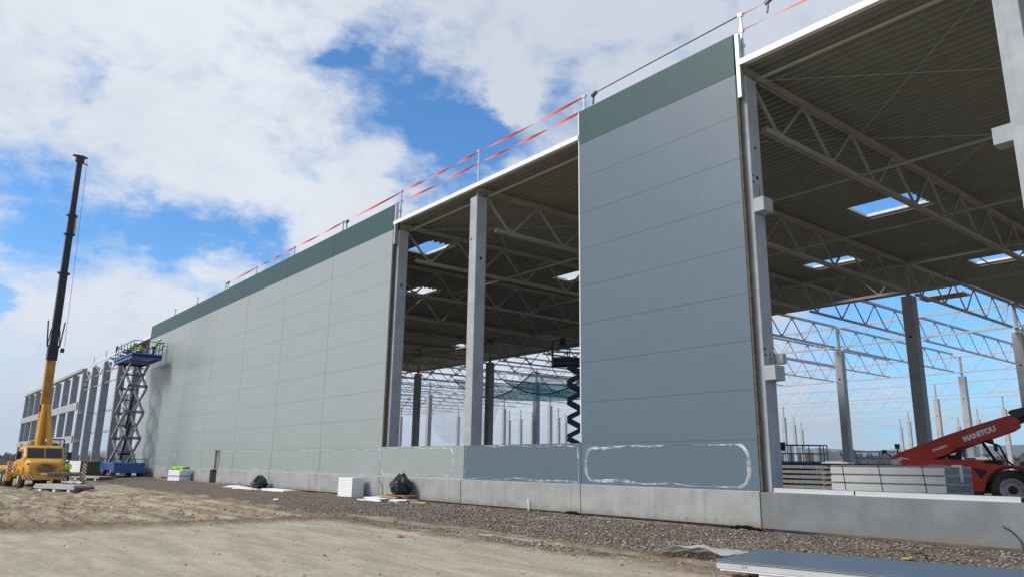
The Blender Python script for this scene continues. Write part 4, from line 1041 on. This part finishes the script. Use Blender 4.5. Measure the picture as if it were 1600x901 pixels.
for x in (0, -2.75):
    for y in (0, 1.9): tw(x, y, 1)
te('chassis', MB().box(-3.6, .75, .45, 1.5, .55, 1.0), M['chassis'], None, .03)
te('axle', MB().box(-.15, .15, .2, 1.7, .6, .85).box(-2.9, -2.6, .2, 1.7, .6, .85), M['chassis'])
# side body panel with wheel arch cut outs
arch = [(-.86*math.cos(a)+0, .72+.86*math.sin(a)) for a in [R(k) for k in range(20, 181, 16)]]
body = [(-3.9, 1.55), (-3.75, 1.05), (-3.55, .95)]+[(-2.75-.84*math.cos(R(k)), .72+.84*math.sin(R(k))) for k in range(20, 161, 14)]+[(-1.9, .62), (-.95, .62), (-.88, .85)]+[(-.86*math.cos(R(k)), .72+.86*math.sin(R(k))) for k in range(14, 120, 12)]+[(.62, 1.50), (.55, 1.60), (-.2, 1.66), (-1.3, 1.76), (-2.6, 1.80), (-3.2, 1.76)]
bo = te('body', MB().prism(body, -.18, .05, lambda a, b, t: (a, t, b)).prism(body, 1.85, 2.05, lambda a, b, t: (a, t, b)).box(-3.8, -.9, .05, 1.85, 1.0, 1.85), M['red'], None, .025)
te('fender', MB().prism([(.80*math.cos(R(k)), .72+.80*math.sin(R(k))) for k in range(10, 165, 11)]+[(.87*math.cos(R(k)), .72+.87*math.sin(R(k))) for k in range(164, 9, -11)], -.27, .27, lambda a, b, t: (a, t, b)), M['chassis'])
te('step', MB().box(-1.75, -1.0, -.16, .3, .40, .62), M['chassis'], None, .02)
te('vent_plate', MB().prism([(-1.25, 1.55), (-.72, 1.42), (-1.0, 1.1)], -.19, -.182, lambda a, b, t: (a, t, b)), M['chassis'], bo)
# cab, on the far side of the boom
_k = set(TE.children)
cb = te('cab', MB().box(-2.05, -.40, -.14, .75, 1.60, 1.86).bar((-1.92, -.12, 1.75), (-1.84, -.1, 2.52), .16).bar((-.60, -.12, 1.75), (-1.0, -.1, 2.56), .11).box(-2.7, -1.95, -.1, .7, 1.7, 2.05).bar((-1.9, -.08, 2.54), (-1.05, -.08, 2.58), .09)
        .bar((-1.95, .72, 1.75), (-1.88, .7, 2.52), .08).bar((-.62, .72, 1.75), (-1.08, .7, 2.56), .08).box(-1.92, -1.02, -.1, .72, 2.54, 2.62).box(-2.0, -1.92, -.1, .72, 1.8, 2.1), M['chassis'])
te('side_glass', quad_slab([(-1.9, -.105, 1.8), (-.66, -.105, 1.8), (-1.08, -.095, 2.52), (-1.86, -.095, 2.52)], .006, (0, -1, 0)), M['clearglass'], cb)
te('windscreen', quad_slab([(-.60, -.08, 1.8), (-.60, .70, 1.8), (-1.05, .70, 2.54), (-1.05, -.08, 2.54)], .006, (.8, 0, .5)), M['clearglass'], cb)
te('seat', MB().box(-1.75, -1.35, .1, .55, 1.8, 1.95).box(-1.8, -1.68, .1, .55, 1.95, 2.4), M['black'], cb, .03)
te('steering_wheel', MB().lathe([(.16, 0), (.18, .015), (.16, .03), (.14, .015), (.16, 0)], (-.98, .33, 2.05), 'z', 18).tube([(-.98, .33, 2.05), (-.8, .33, 1.8)], .025, 6), M['black'], cb)
te('mirror', MB().box(-.62, -.48, -.30, -.12, 2.2, 2.5).bar((-.62, -.1, 2.5), (-.55, -.2, 2.5), .04).box(-.8, -.6, -.25, -.1, 2.52, 2.66), M['black'], None, .02)
te('mirror_arm', MB().bar((-1.0, -.1, 2.6), (-.55, -.2, 2.45), .035).bar((-.55, -.2, 2.2), (-.2, -.1, 1.65), .035), M['black'])
for o in list(set(TE.children)-_k): o.location.y += 1.24; o.location.x += .08
# boom
def bb(name, x0, z0, x1, z1, h0, h1, y0, y1, mat, par=None, bevel=.02):
    return te(name, MB().prism([(x0, z0-h0/2), (x1, z1-h1/2), (x1, z1+h1/2), (x0, z0+h0/2)], y0, y1, lambda a, b, t: (a, t, b)), mat, par, bevel)
bm_ = te('boom', MB().prism([(-4.30, 1.55), (-3.9, 1.45), (-2.9, 1.78), (.25, 2.98), (.48, 3.14), (.44, 3.58), (.28, 3.63), (-.1, 3.53), (-1, 3.25), (-2.05, 2.88), (-3.95, 2.15), (-4.25, 1.98)], .72, 1.22, lambda a, b, t: (a, t, b)), M['red'], None, .03)
te('inner_boom', MB().prism([(.3, 3.2), (2.2, 3.98), (2.1, 4.3), (.25, 3.62)], .80, 1.14, lambda a, b, t: (a, t, b)), M['chassis'])
te('boom_cover', MB().prism([(.40, 3.45), (1.1, 3.75), (1.05, 4.0), (.2, 3.80), (.1, 3.70)], .70, 1.24, lambda a, b, t: (a, t, b)), M['black'], None, .02)
te('carriage', MB().box(2.0, 2.3, .5, 1.45, 3.6, 4.4), M['chassis'], None, .03)
te('rear_bracket', MB().prism([(-4.25, 1.2), (-3.3, 1.2), (-3.1, 1.75), (-3.9, 1.95), (-4.3, 1.8)], .6, .70, lambda a, b, t: (a, t, b)).prism([(-4.25, 1.2), (-3.3, 1.2), (-3.1, 1.75), (-3.9, 1.95), (-4.3, 1.8)], 1.25, 1.35, lambda a, b, t: (a, t, b)), M['offwhite'])
te('beacon', MB().tube([(-4.1, .9, 1.95), (-4.05, .9, 2.35)], .03, 6).box(-4.15, -3.97, .82, .98, 2.30, 2.5), M['black'])
te('rear_lamp', MB().bar((-4.25, .9, 1.9), (-4.6, .9, 2.15), .05).box(-4.68, -4.5, .82, .98, 2.08, 2.25), M['black'])
te('hose', MB().tube([(-3.0, .70, 1.75), (-2.3, .66, 1.9), (-1.8, .66, 2.3), (-1.2, .7, 2.45)], .03, 6).tube([(-.8, .6, 2.6), (-.3, .55, 2.4), (-.1, .6, 1.8), (.1, .7, 1.6)], .045, 6), M['black'])
te('boom_cylinder', MB().tube([(-3.2, .95, 1.35), (-2.2, .95, 1.95)], .07, 10), M['galv'])
ba = math.atan2(2.98-1.78, .25+2.9)
def bm_mat(x, z, y=.715):
    ca, sa = math.cos(ba), math.sin(ba)
    return Matrix(((ca, -sa, 0, x), (0, 0, -1, y), (sa, ca, 0, z), (0, 0, 0, 1)))
text_mesh('boom_lettering', 'MANITOU', .27, M['white'], TE, bm_mat(-.95, 2.88), .004, .02, 1.0)
text_mesh('boom_lettering', 'RALMAX', .135, M['white'], TE, bm_mat(-2.42, 2.32), .004, .006, 1.1)
text_mesh('body_lettering', 'MT1840', .15, M['black'], TE, Matrix(((1,0,0,-3.72),(0,0,-1,.595),(0,1,0,1.72),(0,0,0,1))), .003, .004)

# ------------------------------------------------------------------ stacks and loose material inside the hall
ST = thing('deck_bundle', 'bundle pile of white ribbed roof sheets with dark straps behind the plinth', 'sheet stack', (-5.05, 12.76, -.1))
x1 = 4.17
for k in range(4):
    z0 = .42+.31*k
    for j in range(2):
        mb = MB(); y0 = 1.22*j
        # nested trapezoid sheets: outline with ribbed ends
        for r in range(6):
            ya = y0+.01+r*.2
            mb.prism([(ya, z0), (ya+.05, z0), (ya+.085, z0+.25), (ya+.145, z0+.25), (ya+.18, z0), (ya+.2, z0), (ya+.2, z0+.03), (ya+.165, z0+.285), (ya+.065, z0+.285), (ya+.03, z0+.03), (ya, z0+.03)], 0, x1-.012, lambda a, b, t: (t, a, b))
        mb.build('ribbed_sheets', M['galv'], ST)
    MB().box(-.004, x1, -.012, -.003, z0, z0+.235).build('side_sheet', M['white_metal'], ST)
    MB().box(0, x1-.02, .0, 2.44, z0+.286, z0+.307).build('cover_sheet', M['grey_sheet'], ST)
for x in (.55, 1.95, 3.5):
    mb = MB(); mb.bar((x-.07, -.022, 1.69), (x+.04, -.022, .40), .025, .012, (0,1,0)); mb.bar((x-.07, -.02, 1.69), (x-.07, 2.45, 1.69), .012, .03); mb.build('tie_strap', M['black'], ST)
for x in (.3, 1.5, 2.7, 3.9): MB().box(x-.06, x+.06, .1, 2.3, .1, .415).build('bearer', M['wood'], ST)
MB().box(3.9, x1+.01, 1.35, 1.55, 1.1, 1.71).box(3.3, 4.0, .5, .7, 1.69, 1.70).build('label_sheet', M['white'], ST)
M['plank_grey'] = pmat('pale grey lengths', (.34, .34, .325), .7, var=.2, scale=5)
SG = thing('plank_stack', 'stack of weathered grey planks on bearers left of the white sheet bundles', 'plank stack', (-8.0, 13.3, -.1))
for k in range(5):
    mb = MB(); z = .72+.20*k
    for j in range(5): mb.box(0+.04*((k*3+j) % 3), 2.75-.05*((k+j) % 3), .02+j*.3, .29+j*.3, z, z+.125)
    mb.build('plank_layer', M['plank_grey'], SG)
    for x in (.35, 2.3): MB().box(x, x+.12, -.02, 1.5, z-.073, z-.002).build('bearer', M['greywood'], SG)
MB().box(0, 2.8, 0, 1.5, .1, .60).build('timber_base', M['greywood'], SG, bevel=.02)
o = MB().box(0, 1.1, 0, .5, 0, .05).box(.1, .8, .1, .45, .05, .09).build('folded_sheet', M['white'], None); o.location = (-5.6, 13.1, 1.62); tag(o, 'folded white plastic sheet lying on the left end of the sheet bundles', 'plastic sheet')
# lorries beyond
def lorry(label, loc, rz):
    t = thing('lorry', label, 'lorry', loc, rz)
    cabp = [(-1.0, .9), (1.05, .9), (1.12, 1.9), (1.0, 2.3), (.72, 3.1), (.3, 3.5), (-.9, 3.85), (-1.0, 3.85)]
    c = MB().prism(cabp, -1.22, 1.22, lambda a, b, u: (a, u, b)).build('cab', M['white'], t, bevel=.05)
    for s in (-1, 1):
        MB().prism([(-.35, 1.95), (.85, 1.95), (.72, 2.3), (.5, 2.75), (-.35, 2.75)], s*1.215, s*1.228, lambda a, b, u: (a, u, b)).build('side_window', M['glass'], c)
        mi = MB().box(1.0, 1.2, s*1.42-.1, s*1.42+.1, 2.0, 2.75).bar((.95, s*1.2, 2.7), (1.1, s*1.4, 2.7), .04).build('mirror', M['black'], t)
    quad_slab([(1.135, -1.1, 2.0), (1.135, 1.1, 2.0), (.76, 1.05, 3.1), (.76, -1.05, 3.1)], .02, (.9, 0, .35)).build('windscreen', M['glass'], c)
    MB().box(.9, 1.2, -1.24, 1.24, .45, .95).build('bumper', M['offwhite'], t, bevel=.03)
    MB().box(-7.5, 1.0, -.45, .45, .6, 1.0).build('chassis', M['chassis'], t)
    MB().box(-7.6, -1.3, -1.25, 1.25, 1.15, 1.3).box(-1.5, -1.35, -1.25, 1.25, 1.3, 2.6).build('flatbed', M['chassis'], t)
    for x in (.1, -4.6, -5.9):
        for s in (-1, 1):
            w = MB().lathe([(0, -.17), (.3, -.17), (.5, -.12), (.52, 0), (.5, .12), (.3, .17), (0, .17)], (x, s*1.02, .52), 'y', 22).build('wheel', M['tyre'], t)
            MB().lathe([(0, 0), (.28, 0), (.2, .02), (0, .02)], (x, s*1.195, .52), 'y', 14).build('rim', M['rim'], w)
    return t
lorry('white lorry with a tall streamlined cab parked beyond the lowered blue lifts', (-21.0, 42.6, -.75), R(38))
lorry('white lorry half hidden behind the red telehandler at the right edge', (-8.6, 49.8, -.6), R(200))
# container-like office cabin, pale, behind the telehandler cab
t = thing('site_tank', 'pale cream tank trailer standing beyond the telehandler cab', 'tank', (-12.6, 47.6, -.1), R(15)); MB().lathe([(0, -1.9), (.6, -1.85), (.85, -1.6), (.85, 1.6), (.6, 1.85), (0, 1.9)], (0, 0, 1.75), 'x', 22).build('tank', M['offwhite'], t)
MB().box(-1.7, 1.7, -.5, .5, .5, .9).build('chassis', M['chassis'], t)
for s in (-1, 1): MB().lathe([(0, -.12), (.4, -.12), (.4, .12), (0, .12)], (0, s*.65, .4), 'y', 18).build('wheel', M['tyre'], t)
# safety nets slung under the far trusses
def sag_net(label, x0, x1, y0, y1, z0, z1, dip, mat, back=.6):
    n_ = 24; vs = []
    for i in range(n_+1):
        u = i/n_; x = x0+(x1-x0)*u; zf = z0+(z1-z0)*u-dip*4*u*(1-u)
        for j in range(n_+1):
            v = j/n_; vs.append((x, y0+(y1-y0)*v, zf+back*v+.25*math.sin(u*11+v*4)*v*(1-v)-1.2*v*(1-v)))
    o = MB().add(vs, [(i*(n_+1)+j, (i+1)*(n_+1)+j, (i+1)*(n_+1)+j+1, i*(n_+1)+j+1) for i in range(n_) for j in range(n_)], True).build('safety_net', mat, None, recalc=False)
    tag(o, label, 'safety net')
    e = MB()
    for jj in (0, n_): e.tube([vs[i*(n_+1)+jj] for i in range(n_+1)], .05, 5)
    for ii in (0, n_): e.tube([vs[ii*(n_+1)+j] for j in range(n_+1)], .04, 5)
    e.build('edge_rope', M['net_rope'], o)
M['net_rope'] = pmat('net rope', (.01, .07, .10), .8)
sag_net('teal safety net sagging left of the far grey column behind the middle opening', -50.5, -38.5, 26, 38, 9.6, 9.3, 2.0, M['net_teal'])
sag_net('teal safety net sagging right of the first one toward the dark lift', -43.2, -31.5, 26.5, 37.5, 9.0, 8.9, 1.6, M['net_teal'])
vs = [(-77.5+17*i/30, 39.7+.6*j/3, 10.3-6.3*(1-(2*i/30-1)**4)*(j/3 if j < 3 else 1)) for i in range(31) for j in range(4)]
o = MB().add(vs, [(i*4+j, (i+1)*4+j, (i+1)*4+j+1, i*4+j+1) for i in range(30) for j in range(3)], True).build('debris_net', M['net_white'], None, recalc=False)
tag(o, 'pale mesh net hanging in a deep curve between far columns', 'debris net')

# ------------------------------------------------------------------ materials along the plinth
def bag(label, loc, h, w, seed, group='black rubbish bags'):
    rs = np.random.default_rng(seed); bm = bmesh.new(); bmesh.ops.create_icosphere(bm, subdivisions=4, radius=1)
    for v in bm.verts:
        p = v.co.copy(); a = math.atan2(p.y, p.x); up = (p.z+1)/2
        r = (1-.30*max(0, up-.7)/.3*1.3)*(1+.07*math.sin(a*9+seed)*up+.06*math.sin(a*5+p.z*6+seed*2)+.05*math.sin(p.z*11+a*3))
        v.co = Vector((p.x*w*.5*r, p.y*w*.5*r, (max(p.z, -.72)+.72)/1.72*h*(.86+.10*math.sin(a*3+seed)+.07*math.sin(a*7+seed*3))))
    me = bpy.data.meshes.new('bag'); bm.to_mesh(me); bm.free(); me.materials.append(M['bag']); me.polygons.foreach_set('use_smooth', [True]*len(me.polygons))
    o = bpy.data.objects.new('rubbish_bag', me); COL.objects.link(o); o.location = loc; tag(o, label, 'rubbish bag', group)
    return o
bag('black rubbish bag sitting on loose boards near the stack of white foam blocks', (-15.35, -.55, .22), .84, .84, 3)
bag('full black rubbish bag among white boards left of the foam stack', (-29.7, -.65, -.06), .78, .82, 5)
bag('slumped black rubbish bag behind the white box with the bright vest on it', (-45.2, -.45, .02), .75, .8, 8)
# stack of white foam blocks
t = thing('foam_stack', 'neat square stack of white foam blocks against the plinth', 'foam stack', (-19.35, -.62, -.06), R(8))
for k in range(7): MB().box(-.5, .5+.004*(k % 2), -.30, .30, k*.118+.002, k*.118+.116).build('foam_block', M['foam'], t, bevel=.006)
# boards under the bag
def board(name, label, loc, rz, l, w, th, mat, tilt=0, cat='board', group='loose boards on the ground'):
    o = MB().box(-l/2, l/2, -w/2, w/2, 0, th).build(name, mat, None, bevel=min(.008, th*.3)); o.location = loc; o.rotation_euler = (tilt, tilt*.7, rz); tag(o, label, cat, group); return o
board('foam_sheet', 'lowest white foam sheet under the bag near the foam stack', (-15.6, -1.0, -.05), R(8), 2.5, .95, .06, M['foam'])
board('foam_sheet', 'bent upper white foam sheet under the brown boards and bag', (-16.0, -.95, .02), R(-6), 1.9, .8, .05, M['foam'], .03)
board('foam_sheet', 'short white foam sheet at the right end of the pile under the bag', (-14.6, -.95, .02), R(20), 1.0, .7, .06, M['foam'], -.03)
board('plank', 'brown plank lying over the foam sheets left of the bag', (-15.8, -.8, .10), R(5), 1.4, .22, .05, M['wood'], .02, 'plank')
board('plank', 'dark brown board directly under the rubbish bag near the foam stack', (-15.2, -.6, .165), R(-4), 1.6, .6, .05, M['brownwood'], .0, 'plank')
o = MB().box(-.22, .22, -.5, .5, 0, .012).build('black_film', M['black'], None); o.location = (-14.9, -1.25, .09); o.rotation_euler = (.10, 0, R(-50)); tag(o, 'strip of black film hanging over the white foam sheets', 'plastic film')
board('timber_block', 'pale timber block on the gravel right of the bag pile', (-13.35, -.95, -.05), R(10), .85, .2, .10, M['wood'], 0, 'timber')
# bent bar standing by the plinth
o = MB().tube([(-17.1, -.35, .0), (-17.1, -.35, .40), (-17.2, -.38, .62), (-17.45, -.40, .70)], .014, 6).build('bent_bar', M['chassis'], None); tag(o, 'thin bent dark bar standing by the plinth right of the foam stack', 'bar')
# white sheets left of the second bag
board('white_sheet', 'long white sheet lying left of the full black bag', (-32.0, -.85, -.03), R(-6), 3.2, .6, .05, M['foam'], .02)
board('white_sheet', 'white sheet lying under another one left of the full black bag', (-31.8, -1.0, -.05), R(5), 2.4, .7, .06, M['foam'], .0)
board('white_sheet', 'crumpled white sheet in front of the full black bag', (-29.4, -1.25, -.06), R(12), 2.2, .7, .06, M['foam'], .02)
board('white_sheet', 'white sheet lying alone to the right of the full black bag', (-26.3, -.95, -.03), R(4), 2.4, .7, .09, M['foam'], .015)
board('dark_board', 'dark board tucked behind the white sheet right of the full bag', (-26.0, -.45, -.01), R(2), 3.0, .3, .05, M['brownwood'], .01)
# box, vest, poles near the scissor lift
t = thing('foam_pack', 'white plastic wrapped foam pack with a bright vest on top', 'pack', (-43.9, -.75, .02), R(20))
for k in range(2): MB().box(-.62, .62, -.45, .45, .01+k*.36, .355+k*.36).build('foam_slab', M['foam'], t, bevel=.03)
MB().box(-.64, .64, -.47, .47, .28, .36).build('wrap_band', M['grey_sheet'], t)
bm = bmesh.new(); bmesh.ops.create_grid(bm, x_segments=16, y_segments=16, size=.5)
for v in bm.verts:
    r = v.co.length; v.co.z = .10*math.sin(v.co.x*9+1)*math.cos(v.co.y*8)+.14-max(0, abs(v.co.x)-.3)*.9; v.co.x *= .9; v.co.y *= .7
me = bpy.data.meshes.new('vest'); bm.to_mesh(me); bm.free(); me.materials.append(M['hivis']); o = bpy.data.objects.new('vest', me); COL.objects.link(o); o.location = (-44.35, -.75, .78)
md = o.modifiers.new('t', 'SOLIDIFY'); md.thickness = .03; tag(o, 'crumpled bright green vest lying on the white foam pack', 'vest')
o = MB().tube([(-.55, 0, 0), (.55, .1, .05)], .07, 8).build('roll', M['black'], None); o.location = (-43.6, -.55, .84); tag(o, 'black roll lying on the white foam pack beside the vest', 'roll')
board('plank', 'pale plank on the ground left of the white foam pack', (-46.6, -1.0, .06), R(3), 3.0, .3, .06, M['wood'], .0, 'plank')
board('plank', 'dark plank leaning on another left of the slumped bag', (-47.2, -.75, .12), R(-5), 2.4, .25, .06, M['chassis'], .04, 'plank')
# insulation bales and flat panels by the truck
t = thing('insulation_stack', 'block of stacked panels with white ribbed side and olive wool end', 'panel stack', (-60.6, -3.35, gz(-60, -3.3)-.02), R(4))
for k in range(9): MB().box(-2.4, 1.1, -.85, .85, .12+k*.135, .12+k*.135+.125).build('panel', M['white_metal'], t)
MB().box(1.101, 1.13, -.84, .84, .12, .12+9*.135-.01).build('wool_end', M['panel_edge'], t)
for x in (-2, -.6, .8): MB().box(x-.08, x+.08, -.8, .8, 0, .118).build('bearer', M['foam'], t)
M['pile_sheet'] = pmat('dusty panel sheet', (.45, .46, .45), .45, var=.12, dirt=(.35,.29,.2), dirt_amt=.4)
def flat_pile(label, loc, rz, n, l, w, group='flat wall panels laid on white blocks'):
    t = thing('panel_pile', label, 'panel pile', loc, rz, group)
    for k in range(n): MB().box(-l/2+.1*k, l/2-.05*k, -w/2, w/2, .16+k*.125, .28+k*.125).build('panel', M['pile_sheet'], t, bevel=.006)
    MB().box(l/2+.001, l/2+.012, -w/2, w/2, .17, .27).build('wool_end', M['panel_edge'], t)
    for x in (-l*.35, 0, l*.35): MB().box(x-.12, x+.12, -w/2+.05, w/2-.05, 0, .158).build('support_block', M['foam'], t)
    return t
flat_pile('low pile of flat wall panels on white blocks in front of the crane truck', (-40.6, -8.0, gz(-40, -8)), R(22), 2, 4.0, 1.2)
flat_pile('low pile of flat wall panels between the olive ended stack and the tall lift', (-54.6, -4.0, gz(-54, -4)), R(14), 1, 4.6, 1.2)
o = MB().add([(x*.25-.9, y*.2-.4, .03+.12*abs(math.sin(x*1.7+y*2.3))) for x in range(8) for y in range(5)], [(x*5+y, (x+1)*5+y, (x+1)*5+y+1, x*5+y+1) for x in range(7) for y in range(4)]).build('wrap_film', M['film_clear'], None, recalc=False)
o.location = (-40.6, -7.6, gz(-40, -8)+.42); tag(o, 'crumpled clear wrapping film on the panel pile in front of the truck', 'plastic film')
# yellow beam lying beyond the truck at the left edge
o = MB().box(-2.5, 2.5, -.2, .2, 0, .45).box(-2.5, 2.5, -.3, .3, .45, .5).build('steel_beam', M['boom_yellow'], None, bevel=.01); o.location = (-60, -13.3, gz(-60, -13)-.05); o.rotation_euler = (0, 0, R(70)); tag(o, 'yellow brown steel beam lying on the ground left of the crane truck', 'beam')

# ------------------------------------------------------------------ foreground panels
FP = thing('panel_pile', 'large grey blue wall panels lying on white blocks in the right foreground', 'panel pile', (3.14, -6.15, -.24))
e1 = (Vector((5.52, -5.63, 0))-Vector((3.14, -6.15, 0))).normalized(); e2 = Vector((-e1.y, e1.x, 0))
def fpp(name, a0, a1, b0, b1, z0, z1, mat, bev=.004):
    P = lambda a, b, z: tuple(e1*a+e2*b+Vector((0, 0, z)))
    return MB().hexa([P(a0,b0,z0), P(a1,b0,z0), P(a1,b1,z0), P(a0,b1,z0), P(a0,b0,z1), P(a1,b0,z1), P(a1,b1,z1), P(a0,b1,z1)]).build(name, mat, FP, bev)
pb = fpp('panel', .0, 6.0, 0, 1.95, .165, .275, M['grey_sheet'])
fpp('panel_face', -.01, 6.0, -.012, 1.96, .277, .291, M['panel_blue'], .003)
fpp('edge_strip', -.004, 6.0, -.010, -.001, .255, .262, M['gasket'], 0)
fpp('lower_sheet', .05, 6.0, -.005, 1.8, .145, .160, M['white_metal'], .002)
for a in (.62, 2.4, 4.2): fpp('support_block', a, a+.32, .03, .5, -.03, .142, M['foam'], .01); fpp('support_block', a, a+.32, 1.3, 1.75, -.05, .142, M['foam'], .01)
zM = Matrix(((e1.x, e2.x*0, e2.x*-1, 0), (e1.y, 0, -e2.y, 0), (0, 1, 0, 0), (0, 0, 0, 1)))
tm = zM.copy(); tm.translation = e1*.42+e2*-.003+Vector((0, 0, .215)); text_mesh('marker_lettering', '-5A', .085, M['redmark'], FP, tm, .001, -.002)
# clear film blowing off the panel corner
vs = []; 
for i in range(14):
    for j in range(10):
        u, v = i/13, j/9; vs.append((.55+1.7*u+.1*math.sin(v*5), -4.95+1.15*v+.35*u, -.19+.16*math.sin(u*3.1)*(.5+.5*math.sin(v*4+1))+.03*math.sin(u*19+v*13)+.1*u))
o = MB().add(vs, [(i*10+j, (i+1)*10+j, (i+1)*10+j+1, i*10+j+1) for i in range(13) for j in range(9)], True).build('plastic_film', M['film_clear'], None, recalc=False); tag(o, 'sheet of clear plastic film spread on the ground by the foreground panels', 'plastic film')
# hand tool on the far edge of the panel
HT = thing('hand_tool', 'black and yellow hand tool with a looped black handle behind the foreground panels', 'tool', (4.74, -3.42, -.13), R(32))
HT.scale = (.66, .66, .66)
MB().box(-.14, .12, -.06, .06, .12, .25).build('body', M['black'], HT, bevel=.02)
MB().bar((-.16, 0, .265), (.0, .0, .275), .04).bar((0, 0, .28), (.06, 0, .32), .03).build('lever', M['yellowtool'], HT)
MB().tube([(.02, 0, .26), (.06, 0, .40), (.30, 0, .40), (.38, 0, .30), (.44, 0, .14)], .016, 8).tube([(-.05, 0, .28), (-.14, 0, .44), (-.24, .02, .45), (-.6, .15, .36)], .012, 6).build('handle', M['black'], HT)
MB().box(.12, .5, -.05, .05, .10, .17).build('grip', M['galv'], HT, bevel=.02)
# cable on the plinth, white stake, scraps
o = MB().tube([(4.98, -.07, .42), (5.08, -.085, .37), (5.17, -.085, .29), (5.24, -.10, .19), (5.32, -.22, .02), (5.5, -.3, -.1)], .014, 8).build('cable', M['black'], None); tag(o, 'stiff black cable end leaning on the plinth at the right edge', 'cable')
o = MB().bar((-8.24, -.14, -.1), (-8.28, -.12, .36), .035, .02).build('stake', M['white'], None); tag(o, 'thin white stake standing against the plinth', 'stake')
def scrap(label, loc, s, mat):
    bm = bmesh.new(); bmesh.ops.create_icosphere(bm, subdivisions=2, radius=s)
    for v in bm.verts: v.co = Vector((v.co.x*1.4, v.co.y, v.co.z*.5))*(.75+.5*random.random())
    me = bpy.data.meshes.new('scrap'); bm.to_mesh(me); bm.free(); me.materials.append(mat); o = bpy.data.objects.new('litter', me); COL.objects.link(o); o.location = loc; tag(o, label, 'litter', 'small litter on the gravel')
M['orange_litter'] = pmat('faded orange scrap', (.55, .16, .08), .7)
scrap('small faded orange scrap on the gravel left of the white stake', (-8.9, -1.2, -.02), .085, M['orange_litter'])
scrap('flattened rusty scrap on the gravel right of the orange one', (-6.9, -1.1, -.04), .075, M['brownwood'])
scrap('small pale scrap on the gravel in front of the middle plinth panels', (-20.0, -3.6, -.12), .09, M['foam'])
scrap('flat brown scrap on the pad near its gravel edge', (-5.2, -6.6, -.26), .07, M['brownwood'])
# soil heaped against the plinth joints
def heap(label, x, w, h):
    bm = bmesh.new(); bmesh.ops.create_grid(bm, x_segments=20, y_segments=10, size=1)
    for v in bm.verts:
        r = math.hypot(v.co.x, v.co.y+1); v.co = Vector((v.co.x*w, (v.co.y-1)*.22-.04, max(-.05, h*(1-r*r*.55)+.03*(random.random()-.5))-.02))
    me = bpy.data.meshes.new('soil_heap'); bm.to_mesh(me); bm.free(); me.materials.append(M['soil']); o = bpy.data.objects.new('soil_heap', me); COL.objects.link(o); o.location = (x, 0, 0); tag(o, label, 'soil heap', 'soil heaps at the plinth joints')
M['soil'] = pmat('dry soil', (.20, .155, .11), .95, var=.35, scale=14, bump=.8, bscale=40)
heap('heap of dry soil at the plinth joint below the tall blue grey panels', -5.9, .45, .13)
heap('heap of dry soil at the plinth joint below the open right bay', -.15, .5, .12)

# ------------------------------------------------------------------ air
hz = MB().box(-7000, 7000, -7000, 7000, -30, 420).build('haze', None, None); hz['kind'] = 'stuff'; tag(hz, 'pale blue air that softens the far hills', 'haze')
mh = bpy.data.materials.new('haze'); mh.use_nodes = True; nt = mh.node_tree; nt.nodes.remove(nt.nodes['Principled BSDF'])
pv = node(nt, 'ShaderNodeVolumePrincipled'); pv.inputs['Color'].default_value = (.62, .79, 1, 1); pv.inputs['Density'].default_value = .00011; pv.inputs['Anisotropy'].default_value = .2
nt.links.new(pv.outputs[0], nt.nodes['Material Output'].inputs['Volume']); hz.data.materials.append(mh)
